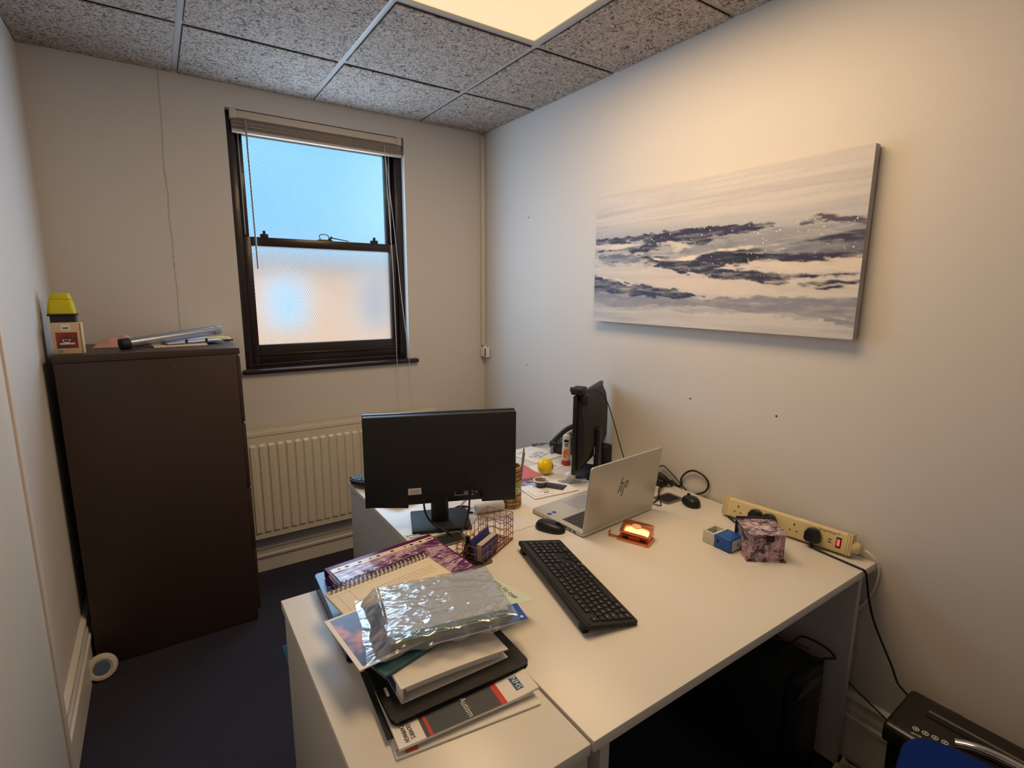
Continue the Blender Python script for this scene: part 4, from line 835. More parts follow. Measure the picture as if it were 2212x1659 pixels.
ad = thing('power_adapter', 'black power adapter and bundled leads behind the laptop', 'adapter', (-0.062, -1.545, DT), math.radians(-80))
obj('brick', box(-0.075, 0.065, -0.026, 0.026, 0.003, 0.033), M_black, ad, 0.006, 3)
for i in range(4):
    bm = bmesh.new(); TUBE(bm, [(-0.06, -0.02 + i * 0.01, 0.034), (0.02, -0.018 + i * 0.011, 0.045 + 0.004 * (i % 2)), (0.07, -0.012 + i * 0.008, 0.030), (0.085, 0.012 + i * 0.004, 0.006)], 0.003, 6, 6); obj('bundled_lead', bm, M_rubber, ad)
#PART3
# ------------------------------------------------------------------ copper wire organiser
ra = math.atan2(0.093, 0.173)
rk = thing('desk_organiser', 'copper wire desk organiser holding note pads and clips', 'organiser', (-1.054, -1.741, DT + 0.0035), ra)
# local x: near end -> far end (0..0.197), local y: right side 0 -> left side 0.100
RL, RW = 0.197, 0.098
def wires(name, segs, r=0.00125):
    bm = bmesh.new()
    for p, q in segs: CYL(bm, p, q, r, r, 6)
    return obj(name, bm, M_copperw, rk)
g = []
for i in range(14): x = RL * i / 13; g.append(((x, 0, 0), (x, RW, 0)))
for j in range(8): y = RW * j / 7; g.append(((0, y, 0), (RL, y, 0)))
wires('base_grid', g)
bm = bmesh.new(); TUBE(bm, [(0, 0, 0), (RL, 0, 0), (RL, RW, 0), (0, RW, 0)], 0.0022, 6, 1, True); obj('base_rim', bm, M_copperw, rk)
def panel(name, p0, p1, h0, h1, nv, nh, zig=False):
    p0, p1 = Vector(p0), Vector(p1); s = []
    for i in range(nv + 1): t = i / nv; p = p0.lerp(p1, t); s.append((p, p + Vector((0, 0, h0 + (h1 - h0) * t))))
    for j in range(1, nh + 1):
        f = j / nh
        if zig and j < nh:
            for i in range(nv):
                a, b = p0.lerp(p1, i / nv), p0.lerp(p1, (i + 1) / nv); d = 0.006 if i % 2 else -0.006
                s.append((a + Vector((0, 0, h0 * f + d)), b + Vector((0, 0, h0 * f - d))))
        else: s.append((p0 + Vector((0, 0, h0 * f)), p1 + Vector((0, 0, h1 * f))))
    wires(name, s)
panel('near_panel', (0, 0, 0), (0, 0.055, 0), 0.050, 0.050, 2, 2)
panel('right_panel', (0, 0, 0), (0.110, 0, 0), 0.050, 0.050, 4, 2, True)
panel('low_divider', (0.0, 0.055, 0), (0.110, 0.055, 0), 0.050, 0.050, 3, 2)
panel('tall_right_panel', (0.135, 0, 0), (RL, 0, 0), 0.095, 0.095, 4, 4)
panel('tall_far_panel', (RL, 0, 0), (RL, RW, 0), 0.095, 0.095, 4, 4, True)
panel('tall_left_panel', (RL, RW, 0), (0.135, RW, 0), 0.095, 0.095, 4, 4)
panel('tall_near_panel', (0.135, RW, 0), (0.135, 0, 0), 0.088, 0.088, 3, 3)
panel('sloping_side', (0.035, RW, 0), (0.135, RW, 0), 0.048, 0.085, 4, 2)
panel('near_left_hoop', (0, 0.062, 0), (0, RW, 0), 0.045, 0.045, 1, 3)
bm = bmesh.new(); TUBE(bm, [(0, 0.070, 0.044), (0, 0.073, 0.056), (0, 0.086, 0.058), (0, 0.092, 0.050), (0, 0.092, 0.005)], 0.0014, 6, 4); obj('hoop', bm, M_copperw, rk)
M_blue = mat('violet_blue_card', C(58, 62, 130), 0.5)
nk = thing('note_pad', 'blue covered pad of cream pages standing in the copper organiser', 'note pad', (rk.location.x, rk.location.y, DT + 0.006), ra)
obj('pages', box(0.006, 0.100, 0.0065, 0.026, 0, 0.055), mat('grey_cream_page_edges', C(186, 176, 160), 0.8, bump=0.3, bscale=300, stretch=(0.1, 3, 0.1)), nk); obj('cover', box(0.004, 0.101, 0.004, 0.0064, 0, 0.056), M_blue, nk)
nk2 = obj('folded_card', box(0.0, 0.105, -0.0015, 0.0015, 0, 0.068, Matrix.Rotation(math.radians(-12), 4, 'X')), M_blue, None); nk2.location = Vector((rk.location.x, rk.location.y, DT + 0.0062)) + Matrix.Rotation(ra, 3, 'Z') @ Vector((0.004, 0.032, 0)); nk2.rotation_euler = (0, 0, ra); tag(nk2, 'violet blue card leaning beside the pad in the copper organiser', 'card')
bc = thing('bulldog_clip', 'black bulldog clip standing in the organiser behind the blue card', 'clip', Vector((rk.location.x, rk.location.y, DT + 0.006)) + Matrix.Rotation(ra, 3, 'Z') @ Vector((0.030, 0.074, 0)), ra)
bm = bmesh.new(); PRISM(bm, [(-0.011, 0), (0.011, 0), (0.004, 0.040), (-0.004, 0.040)], -0.014, 0.014, basis((0, 0, 0), (0, 1, 0), (0, 0, 1))); obj('jaw', bm, M_black, bc, 0.001)
bm = bmesh.new(); CYL(bm, (0, 0, 0.036), (0, 0, 0.062), 0.009, 0.006, 14); obj('grip', bm, M_black, bc, 0.002)
o = bmesh.new(); TUBE(o, [(0, 0, 0), (0.01, 0.006, 0.028), (0.028, 0.004, 0.040), (0.040, 0.0, 0.016), (0.046, 0, 0.002)], 0.0032, 8, 6); o = obj('rubber_band', o, mat('tan_rubber', C(196, 160, 116), 0.5), None)
o.location = Vector((rk.location.x, rk.location.y, DT + 0.010)) + Matrix.Rotation(ra, 3, 'Z') @ Vector((0.052, 0.084, 0)); o.rotation_euler = (0, 0, ra); tag(o, 'tan rubber band looped over the organiser\'s left side', 'rubber band')

# ------------------------------------------------------------------ heap of folders on the pedestal
def rot_box(name, label, cat, corner, ang, w, d, z0, z1, m, bevel=0.0008):
    """box whose front-left corner is at corner; w along its x, d along its y"""
    o = obj(name, box(0, w, 0, d, 0, z1 - z0), m, None, bevel); o.location = (corner[0], corner[1], DT + z0); o.rotation_euler = (0, 0, ang)
    return tag(o, label, cat)
def booklet(name, label, cat, corner, ang, z0):
    return thing(name, label, cat, (corner[0], corner[1], DT + z0), ang)
# bottom report
rp = booklet('report', 'white report at the bottom of the heap with a coral strip', 'report', (-1.532, -2.238), math.radians(-7.7), 0.0005)
bm = bmesh.new(); SHEET(bm, lambda u, v: (0.297 * u, 0.21 * v, 0.004), 6, 4, 0.0035); obj('pages', bm, M_paper, rp)
obj('coral_strip', box(0.018, 0.042, 0.004, 0.030, 0.004, 0.0045), mat('coral_print', C(226, 110, 92), 0.6), rp)
obj('grey_band', box(0.040, 0.150, 0.026, 0.030, 0.004, 0.0044), mat('grey_print', C(150, 150, 152), 0.7), rp)
TXT('lettering', 'REPORT', 0.034, M_ink, rp, basis((0.120, 0.038, 0.0044), (1, 0, 0), (0, 1, 0)), 0.0002)
# ragged loose papers between
lpz = 0.0058
for i, (c, a, m_, lb, hh) in enumerate((((-1.527, -2.222), -6.0, M_paper, 'loose white sheets directly above the bottom report', 0.003), ((-1.533, -2.196), -4.0, M_black, 'thin black plastic wallet peeking out at the left of the autism booklet', 0.0022))):
    o = rot_box('loose_sheets' if i == 0 else 'black_wallet', lb, 'papers' if i == 0 else 'wallet', c, math.radians(a), 0.292, 0.20, lpz, lpz + hh, m_); lpz += hh + 0.0004
# NHS booklet
nh = booklet('autism_booklet', 'stapled booklet with dark grey cover band, red stripes and NHS logo', 'booklet', (-1.5245, -2.2345), math.radians(-4.3), 0.0122)
bend = lambda u, v: 0.006 + 0.010 * max(0, u - 0.72) ** 2 * 6
Z = lambda x: bend(x / 0.298, 0)
bm = bmesh.new(); SHEET(bm, lambda u, v: (0.298 * u, 0.212 * v, bend(u, v)), 20, 4, 0.0055); obj('pages', bm, M_paper, nh)
def strip(name, x0, x1, y0, y1, m, lift=0.0004):
    bm = bmesh.new(); SHEET(bm, lambda u, v: (x0 + (x1 - x0) * u, y0 + (y1 - y0) * v, Z(x0 + (x1 - x0) * u) + lift), 8, 1, 0.0003); return obj(name, bm, m, nh)
strip('cover_band', 0.052, 0.224, 0.0, 0.212, mat('charcoal_print', C(70, 74, 78), 0.6))
M_redpr = mat('red_print', C(204, 62, 48), 0.6)
strip('red_stripe', 0.060, 0.066, 0.0, 0.212, M_redpr, 0.0006); strip('red_stripe', 0.211, 0.224, 0.0, 0.212, M_redpr, 0.0006)
# text reads towards the front edge: its x axis is local -y, its y axis is local +x
TD = lambda x, y, l=0.0009: basis((x, y, Z(x) + l), (0, -1, 0), (1, 0, 0))
TXT('lettering', 'd Autism', 0.0185, M_whiteink, nh, TD(0.146, 0.036), 0.0001, 'CENTER')
TXT('lettering', "OLIVER'S", 0.0115, M_ink, nh, TD(0.030, 0.028), 0.0001, xs=0.8); TXT('lettering', 'CAMPAIGN', 0.0115, M_ink, nh, TD(0.018, 0.028), 0.0001, xs=0.72)
strip('nhs_plate', 0.2545, 0.2725, 0.017, 0.055, mat('nhs_blue_print', C(40, 84, 140), 0.6)); TXT('lettering', 'NHS', 0.0195, M_whiteink, nh, TD(0.2635, 0.036, 0.0011), 0.0001, xs=0.95)
# black folder
bf = booklet('black_folder', 'large floppy black plastic folder lying over the autism booklet', 'folder', (-1.517, -2.188), math.radians(-1.4), 0.0195)
bm = bmesh.new(); A = rounded(0.314, 0.236, 0.018, 5, 0.157, 0.118); PRISM(bm, A, 0, 0.0035); obj('back_cover', bm, mat('black_polypropylene', C(30, 29, 29), 0.38, bump=0.2, bscale=25), bf)
bm = bmesh.new(); PRISM(bm, rounded(0.300, 0.226, 0.006, 3, 0.156, 0.119), 0.0036, 0.0085); obj('contents', bm, M_paper, bf)
bm = bmesh.new()
PRISM(bm, A, 0.0086, 0.0105); obj('front_cover', bm, mat('black_folder_front', C(34, 32, 31), 0.34, bump=0.25, bscale=18), bf)
bm = bmesh.new(); PRISM(bm, rounded(0.006, 0.026, 0.002, 3, 0.012, 0.085), 0.0106, 0.0109, Matrix.Rotation(-0.05, 4, 'Z')); obj('white_tag', bm, M_whiteink, bf)
# white ring binder
wb = booklet('ring_binder', 'white ring binder with a navy spine label', 'binder', (-1.484, -2.153), math.radians(-1.0), 0.0305)
M_wb = mat('white_binder_vinyl', C(228, 224, 218), 0.35)
obj('lower_cover', box(0, 0.246, 0, 0.2, 0, 0.003), M_wb, wb, 0.001); bm = bmesh.new(); SHEET(bm, lambda u, v: (0.246 * u, 0.2 * v, 0.0345 - 0.012 * u * u), 12, 2, 0.003); obj('upper_cover', bm, M_wb, wb)
obj('spine', box(-0.003, 0.003, 0, 0.2, 0.0005, 0.0345), M_wb, wb, 0.001); obj('spine_label', box(-0.0036, -0.0028, 0.028, 0.19, 0.006, 0.029), mat('navy_label', C(28, 54, 104), 0.5), wb)
bm = bmesh.new(); SHEET(bm, lambda u, v: (0.010 + 0.215 * u, 0.006 + 0.19 * v, 0.0305 - 0.012 * u * u), 8, 1, 0.012); obj('pages', bm, M_paper, wb)
# blue lever arch, purple binder, spiral pad
ba = booklet('lever_arch_file', 'dark blue plastic file at the back left of the heap', 'file', (-1.530, -1.944), math.radians(-2.6), 0.0005)
M_bfile = mat('navy_blue_plastic', C(34, 66, 128), 0.28)
bm = bmesh.new(); PRISM(bm, rounded(0.285, 0.360, 0.012, 4, 0.1425, 0.18), 0, 0.003); obj('lower_cover', bm, M_bfile, ba)
bm = bmesh.new(); PRISM(bm, rounded(0.285, 0.360, 0.012, 4, 0.1425, 0.18), 0.039, 0.042); obj('upper_cover', bm, M_bfile, ba); obj('spine', box(-0.0005, 0.003, 0.010, 0.350, 0.003, 0.039), M_bfile, ba)
obj('pages', box(0.016, 0.262, 0.012, 0.345, 0.0032, 0.036), M_paper, ba)
pb = booklet('purple_binder', 'purple ring binder with clear punched pockets on top', 'binder', (-1.470, -1.872), math.radians(5.7), 0.0445)
M_pur = mat('purple_vinyl', C(96, 28, 100), 0.3)
obj('lower_cover', box(0, 0.335, 0, 0.252, 0, 0.003), M_pur, pb, 0.001); obj('upper_cover', box(0, 0.335, 0, 0.252, 0.024, 0.0268), M_pur, pb, 0.001); obj('spine', box(0, 0.335, 0.249, 0.2535, 0.001, 0.026), M_pur, pb, 0.001); obj('pages', box(0.008, 0.325, 0.006, 0.240, 0.0032, 0.022), M_paper, pb)
M_pocket = ramp_mat('purple_pocket_film', [(0.36, C(92, 50, 98)), (0.48, C(132, 92, 134)), (0.56, C(206, 186, 196)), (0.66, C(128, 86, 130))], 26, rough=0.2, detail=5, bump=0.5, distortion=2.0, stretch=(0.5, 1.3, 1))
bm = bmesh.new(); SHEET(bm, lambda u, v: (0.008 + 0.320 * u, 0.004 + 0.205 * v, 0.0285 + 0.0012 * math.sin(38 * u + 9 * v)), 40, 10, 0.001); obj('pocket', bm, M_pocket, pb)
obj('punched_strip', box(0.008, 0.328, 0.2095, 0.2300, 0.0272, 0.0290), mat('pearl_strip_film', C(228, 216, 196), 0.3), pb)
for i, x in enumerate((0.030, 0.052, 0.090, 0.122, 0.146, 0.190, 0.232, 0.254, 0.285, 0.308, 0.318)):
    bm = bmesh.new(); a, b2 = (0.0062, 0.0038) if i % 3 else (0.0036, 0.0032); PRISM(bm, [(x + a * math.cos(t), 0.2195 + b2 * math.sin(t)) for t in [2 * PI * k / 14 for k in range(14)]], 0.0289, 0.0293); obj('punch_hole', bm, mat('purple_hole', C(48, 18, 52), 0.5), pb)
sn = booklet('spiral_notepad', 'cream spiral-bound pad with faint printed table lines', 'notepad', (-1.503, -1.966), math.radians(7.7), 0.0745)
obj('pages', box(0, 0.297, 0, 0.205, 0, 0.0075), M_cream, sn, 0.0006); obj('top_margin', box(0.004, 0.293, 0.176, 0.204, 0.0076, 0.0079), mat('pale_cream_paper', C(232, 224, 206), 0.8), sn)
bm = bmesh.new()
for i in range(22):
    x = 0.100 + i * 0.0082; h = 0.016 + 0.006 * ((i * 7) % 5) / 4; BX(bm, x, x + 0.0009, 0.138 - h, 0.138 + 0.006 * ((i * 3) % 4) / 3, 0.0076, 0.0078)
BX(bm, 0.095, 0.285, 0.1450, 0.1456, 0.0076, 0.0078); BX(bm, 0.095, 0.285, 0.115, 0.1155, 0.0076, 0.0078)
obj('table_lines', bm, M_greyink, sn)
bm = bmesh.new(); BX(bm, 0.020, 0.0206, 0.02, 0.19, 0.0076, 0.0078); BX(bm, 0.052, 0.0525, 0.02, 0.19, 0.0076, 0.0078); obj('ruled_lines', bm, M_greyink, sn)
M_wire = mat('black_wire', C(40, 36, 34), 0.3, metal=0.4)
for i in range(24):
    x = 0.010 + i * 0.0121
    bm = bmesh.new(); pts = [(x + 0.0016 * s, 0.201 + 0.0155 * math.cos(t), 0.006 + 0.0145 * math.sin(t)) for s, t in ((0, 3.6), (0, 2.6), (0.2, 1.8), (0.5, 1.0), (0.8, 0.2), (1, -0.5))]
    TUBE(bm, pts, 0.0010, 5, 3); TUBE(bm, [(p[0] + 0.0032, p[1], p[2]) for p in pts], 0.0010, 5, 3); obj('wire_loop', bm, M_wire, sn)
# magazine, teal folder, blue booklet, plastic pack
tf = rot_box('teal_folder', 'teal card folder under the wrapped pack', 'folder', (-1.503, -2.112), math.radians(15), 0.24, 0.13, 0.0660, 0.0735, mat('teal_card', C(52, 92, 104), 0.45))
bb = thing('blue_booklet', 'bright blue booklet poking out right of the wrapped pack', 'booklet', (-1.388, -2.080, DT + 0.0740), math.radians(-11))
obj('cover', box(0, 0.232, 0, 0.066, 0.0045, 0.0058), mat('bright_blue_print', C(24, 84, 170), 0.35), bb); obj('pages', box(0.001, 0.231, 0.001, 0.065, 0, 0.0044), M_paper, bb)
bm = bmesh.new(); LATHE(bm, [(0, 0), (0.004, 0), (0.004, 0.0004), (0, 0.0004)], 14, Matrix.Translation((0.221, 0.012, 0.0058))); obj('white_mark', bm, M_whiteink, bb)
mg = thing('magazine', 'magazine with a purple and orange photo cover at the heap\'s left edge', 'magazine', (-1.545, -2.085, DT + 0.0845), math.radians(5))
obj('pages', box(0, 0.29, 0, 0.200, 0, 0.0022), M_paper, mg); obj('cover_photo', box(0.010, 0.28, 0.008, 0.192, 0.0023, 0.0027), ramp_mat('sunset_print', [(0.38, C(34, 28, 62)), (0.50, C(70, 46, 92)), (0.58, C(196, 112, 50)), (0.70, C(110, 50, 40))], 11, rough=0.3, detail=3), mg)
pk = thing('pocket_pack', 'crinkled clear-wrapped pack of plastic pockets with a green edge', 'pack', (-1.4725, -2.068, DT + 0.0905), math.radians(-12))
pw, pdp = 0.272, 0.206
def shear(u, v): return (pw * u + 0.012 * v, (pdp + 0.010 * u) * v + 0.0 * u)
def packtop(u, v):
    x, y = shear(u, v); return (x, y + 0.014 * u * (1 - v) * 0, 0.0155 + 0.0025 * math.sin(PI * u))
M_pack = mat('pearly_pockets', C(196, 204, 218), 0.16, bump=0.55, bscale=30, var=0.05, vscale=12)
bm = bmesh.new(); SHEET(bm, packtop, 16, 10, 0.013); obj('pockets', bm, mat('stacked_pocket_plastic', C(220, 229, 244), 0.22, bump=0.2, bscale=30), pk)
bm = bmesh.new(); SHEET(bm, lambda u, v: (packtop(u, 0)[0], 0.002 + 0.020 * v, packtop(u, 0)[2] + 0.0010), 16, 2, 0.0008); obj('green_edge', bm, mat('dark_green_strip', C(30, 98, 84), 0.25), pk)
for i in range(6):
    bm = bmesh.new(); SHEET(bm, lambda u, v: (packtop(u, 0)[0], -0.0016 + 0.0016 * v, packtop(u, 0)[2] - 0.0012 - i * 0.0021), 16, 1, 0.0012); obj('pocket_edge', bm, mat('greenish_film_edge', C(120, 140, 110) if i % 2 else C(60, 84, 76), 0.2), pk)
o = TXT('barcode', '|||||||| ||||', 0.010, M_ink, pk, basis((0.236, 0.030, 0.0182), (1, 0, 0), (0, 1, 0)), 0.0001); obj('price_label', box(0.208, 0.264, 0.024, 0.040, 0.0168, 0.0180), M_whiteink, pk)
def film_mat():
    m = bpy.data.materials.new('clear_crinkled_film'); m.use_nodes = True; nt = m.node_tree; nt.nodes.clear()
    out = nt.nodes.new('ShaderNodeOutputMaterial'); t = nt.nodes.new('ShaderNodeBsdfTransparent'); g = nt.nodes.new('ShaderNodeBsdfGlossy'); mx = nt.nodes.new('ShaderNodeMixShader'); d = nt.nodes.new('ShaderNodeBsdfDiffuse'); mx2 = nt.nodes.new('ShaderNodeMixShader')
    t.inputs['Color'].default_value = (0.97, 0.98, 0.99, 1); g.inputs['Roughness'].default_value = 0.09; d.inputs['Color'].default_value = (0.75, 0.80, 0.86, 1); fr = nt.nodes.new('ShaderNodeFresnel'); fr.inputs['IOR'].default_value = 1.55
    tc = nt.nodes.new('ShaderNodeTexCoord'); n = nt.nodes.new('ShaderNodeTexNoise'); n.inputs['Scale'].default_value = 11; n.inputs['Detail'].default_value = 4; n.inputs['Distortion'].default_value = 2.6
    bp = nt.nodes.new('ShaderNodeBump'); bp.inputs['Strength'].default_value = 0.45; bp.inputs['Distance'].default_value = 0.006
    nt.links.new(tc.outputs['Object'], n.inputs['Vector']); nt.links.new(n.outputs['Fac'], bp.inputs['Height']); nt.links.new(bp.outputs['Normal'], g.inputs['Normal']); nt.links.new(bp.outputs['Normal'], fr.inputs['Normal'])
    ad = nt.nodes.new('ShaderNodeMath'); ad.operation = 'MULTIPLY_ADD'; ad.inputs[1].default_value = 0.5; ad.inputs[2].default_value = 0.02
    nt.links.new(fr.outputs[0], ad.inputs[0]); nt.links.new(ad.outputs[0], mx.inputs['Fac']); mx2.inputs['Fac'].default_value = 0.10
    nt.links.new(t.outputs[0], mx2.inputs[1]); nt.links.new(d.outputs[0], mx2.inputs[2]); nt.links.new(mx2.outputs[0], mx.inputs[1]); nt.links.new(g.outputs[0], mx.inputs[2]); nt.links.new(mx.outputs[0], out.inputs['Surface'])
    return m
M_film = film_mat()
rnd = np.random.RandomState(12); rg = rnd.rand(64, 64)
def filmz(x, y):
    n = float(fbm(np.array(x * 16.0 + 20), np.array(y * 30.0 + 20 + 8 * x), 90, 4)); r = 1 - abs(2 * n - 1) * 1.6
    return 0.0188 + 0.0022 * r
def film(u, v):
    X = -0.052 + (pw + 0.064) * u; Y = -0.026 + (pdp + 0.034) * v
    z = filmz(X, Y) + 0.0025 * math.sin(PI * min(1, max(0, X / pw)))
    ex = max(0, -X - 0.004); ey = max(0, -Y - 0.003); ez = max(0, X - pw - 0.012)
    z -= 0.75 * ex + 0.7 * ey + 0.6 * ez
    if X < 0: z += 0.008 * (float(fbm(np.array(X * 60.0 + 50), np.array(Y * 22.0 + 50), 97, 3)) - 0.4)
    return (X + 0.012 * (float(fbm(np.array(v * 7.0 + 9), np.array(3.3), 95, 3)) - 0.5) * (u < 0.12), Y + 0.006 * math.sin(30 * u) * (v < 0.1), max(z, (-0.040 if X < -0.085 else -0.0020) if X < 0 else 0.0022))
bm = bmesh.new(); SHEET(bm, film, 110, 84, 0.0004); obj('wrapper', bm, M_film, pk, smooth=70)
# sheets that stick out to the right
gr = thing('green_sheet', 'pale green sheet with black lettering sticking out right of the heap', 'paper', (-1.262, -2.045, DT + 0.044))
def gsh(u, v):
    x = 0.188 * u - 0.05 * v * u; return (x, 0.21 * v + 0.004 * u, 0.014 - 0.010 * u + 0.010 * math.sin(PI * u * 0.8) * (1 - v * 0.5))
bm = bmesh.new(); SHEET(bm, gsh, 14, 8, 0.0006); obj('sheet', bm, mat('pale_green_paper', C(206, 218, 204), 0.75), gr)
TXT('lettering', 'you to our', 0.021, M_ink, gr, basis((0.1400, 0.074, 0.0185), (0.10, -1, -0.05), (1, 0.10, -0.12)), 0.0001)
gp = rot_box('grey_sheet', 'plain pale grey sheet poking out beside the organiser', 'paper', (-1.205, -1.90), math.radians(-3), 0.108, 0.190, 0.0006, 0.0022, mat('pale_grey_paper', C(206, 206, 204), 0.7))

# ------------------------------------------------------------------ clutter on the far desk
pp = thing('pen_pot', 'carved round wooden pen pot with painted scene', 'pen pot', (-0.728, -1.408, DT))
R0 = 0.0415; M_wood = ramp_mat('carved_bamboo', [(0.35, C(120, 84, 52)), (0.5, C(176, 134, 88)), (0.7, C(206, 168, 118))], 60, rough=0.6, bump=0.5, stretch=(1, 1, 1))
bm = bmesh.new(); LATHE(bm, [(0, 0), (R0 * 0.94, 0), (R0, 0.004), (R0, 0.052), (R0 * 0.985, 0.053), (R0 * 0.985, 0.112), (R0, 0.113), (R0, 0.164), (R0 * 0.86, 0.164), (R0 * 0.86, 0.01), (0, 0.01)], 40); obj('body', bm, M_wood, pp, smooth=30)
for z in (0.012, 0.027, 0.052, 0.112, 0.130, 0.147):
    bm = bmesh.new(); LATHE(bm, [(R0 - 0.001, z), (R0 + 0.0012, z + 0.0008), (R0 + 0.0012, z + 0.0026), (R0 - 0.001, z + 0.0034)], 40); obj('dark_ring', bm, mat('dark_brown_ring', C(58, 36, 26), 0.5), pp)
bm = bmesh.new(); LATHE(bm, [(R0 * 0.985, 0.0555), (R0 + 0.0006, 0.056), (R0 + 0.0006, 0.1115), (R0 * 0.985, 0.112)], 40); obj('painted_scene', bm, ramp_mat('painted_scene', [(0.0, C(40, 60, 90)), (0.36, C(90, 150, 140)), (0.47, C(214, 220, 196)), (0.55, C(120, 150, 90)), (0.63, C(222, 160, 50)), (0.72, C(180, 60, 44))], 34, rough=0.4, detail=2), pp)
pen = thing('ballpoint_pen', 'grey ballpoint pen with clip standing in the pen pot', 'pen', (-0.706, -1.430, DT + 0.012), (math.radians(3), math.radians(4), 0))
bm = bmesh.new(); LATHE(bm, [(0, 0), (0.002, 0.004), (0.0045, 0.02), (0.0045, 0.20), (0.003, 0.212), (0.003, 0.226), (0, 0.226)], 14); obj('barrel', bm, mat('grey_pen', C(150, 150, 168), 0.3), pen); obj('clip', box(0.004, 0.0062, -0.0016, 0.0016, 0.165, 0.208), M_chrome, pen)
pen2 = thing('ballpoint_pen', 'dark pen leaning at the back of the pen pot', 'pen', (-0.742, -1.395, DT + 0.012), (math.radians(-4), math.radians(3), 0))
bm = bmesh.new(); LATHE(bm, [(0, 0), (0.0042, 0.02), (0.0042, 0.17), (0, 0.18)], 12); obj('barrel', bm, M_black, pen2); obj('clip', box(0.004, 0.0058, -0.0015, 0.0015, 0.13, 0.168), M_chrome, pen2)
# rolled white tube and rainbow lanyard
rt = thing('white_roll', 'short white tube lying in front of the pen pot', 'tube', (-0.882, -1.400, DT + 0.0195), math.radians(-12))
bm = bmesh.new(); CYL(bm, (0, 0, 0), (0.112, 0, 0), 0.019, 0.019, 24); obj('tube_wall', bm, M_white, rt, 0.003); bm = bmesh.new(); LATHE(bm, [(0, 0), (0.0145, 0), (0.014, 0.0015), (0, 0.0015)], 20, Matrix.Rotation(-PI / 2, 4, 'Y')); obj('end_disc', bm, mat('pale_blue_end', C(206, 214, 224), 0.4), rt)
ly = thing('lanyard', 'rainbow striped lanyard in a loose heap behind the white tube', 'lanyard', (-0.838, -1.366, DT + 0.001), math.radians(-20))
cols = [C(200, 40, 44), C(236, 120, 30), C(240, 206, 50), C(60, 150, 70), C(40, 70, 170), C(96, 50, 130)]
lpth = [Vector(p) for p in ((-0.085, 0.0, 0.002), (-0.055, 0.006, 0.034), (-0.02, 0.000, 0.056), (0.020, 0.006, 0.052), (0.050, 0.000, 0.040), (0.080, 0.010, 0.003))]
for i, c_ in enumerate(cols):
    bm = bmesh.new(); P = catmull(lpth, 6); off = (i - 2.5) * 0.0034
    for a, b2 in zip(P[:-1], P[1:]):
        q = [bm.verts.new((a.x, a.y + off, a.z + abs(off) * 0.6)), bm.verts.new((b2.x, b2.y + off, b2.z + abs(off) * 0.6)), bm.verts.new((b2.x, b2.y + off + 0.0033, b2.z + abs(off) * 0.6)), bm.verts.new((a.x, a.y + off + 0.0033, a.z + abs(off) * 0.6))]
        w = [bm.verts.new(v.co - Vector((0, 0, 0.0008))) for v in q]; bm.faces.new(q); bm.faces.new(w[::-1])
        for k in range(4): bm.faces.new((q[k], w[k], w[(k + 1) % 4], q[(k + 1) % 4]))
    obj('stripe', bm, mat('lanyard_stripe', c_, 0.6), ly)
bm = bmesh.new(); TUBE(bm, [(-0.09, -0.012, 0.003), (-0.105, 0.0, 0.006), (-0.08, 0.016, 0.008), (-0.045, 0.0, 0.006), (-0.06, -0.03, 0.004), (-0.04, -0.045, 0.004)], 0.0035, 8, 6); obj('black_strap', bm, M_rubber, ly)
for i, (dx, dy) in enumerate(((0, 0), (0.006, -0.018))):
    o = rot_box('clear_strip', ('thin clear plastic strip left of the monitor base, further one', 'thin clear plastic strip left of the monitor base, nearer one')[i], 'strip', (-1.176 + dx, -1.432 + dy), math.radians(-20), 0.045, 0.010, 0.0004, 0.004, mat('milky_clear_plastic', C(206, 222, 226), 0.2))
# papers
rot_box('paper_pad', 'white pad with a grey sketch picture near the phone', 'pad', (-0.345, -1.062), math.radians(8), 0.185, 0.215, 0.0005, 0.006, M_paper)
sk = obj('sketch_print', box(-0.06, 0.05, -0.035, 0.030, 0, 0.0005), ramp_mat('sketch_print', [(0.40, C(226, 224, 220)), (0.50, C(150, 156, 158)), (0.62, C(228, 226, 222))], 26, rough=0.7), bpy.data.objects['paper_pad']); sk.location = (0.10, 0.085, 0.0056); sk.rotation_euler = (0, 0, 0.3)
bm = bmesh.new(); [BX(bm, 0.02, 0.075, 0.150 + i * 0.012, 0.153 + i * 0.012, 0.0055, 0.0058) for i in range(3)]; obj('pad_lines', bm, M_greyink, bpy.data.objects['paper_pad'])
rot_box('printed_sheet', 'printed white sheet under the yellow ball', 'paper', (-0.452, -1.195), math.radians(10), 0.21, 0.105, 0.0005, 0.0016, M_paper)
bm = bmesh.new(); [BX(bm, 0.110, 0.18, 0.02 + i * 0.012, 0.026 + i * 0.012, 0.0011, 0.0013) for i in range(4)]; obj('print_lines', bm, mat('blue_grey_print', C(130, 136, 160), 0.7), bpy.data.objects['printed_sheet'])
pn = thing('pink_notebook', 'pink notebook between the pen pot and the yellow ball', 'notebook', (-0.655, -1.215, DT), math.radians(-6))
obj('cover', box(0, 0.215, 0, 0.165, 0.0125, 0.0145), mat('dusty_pink_cover', C(206, 116, 122), 0.55, bump=0.2, bscale=80), pn, 0.0008); obj('pages', box(0.003, 0.211, 0.004, 0.161, 0.0022, 0.0124), mat('pinkish_pages', C(222, 196, 184), 0.8), pn); obj('back_cover', box(0, 0.215, 0, 0.165, 0, 0.002), mat('dusty_pink_back', C(206, 116, 122), 0.55), pn)
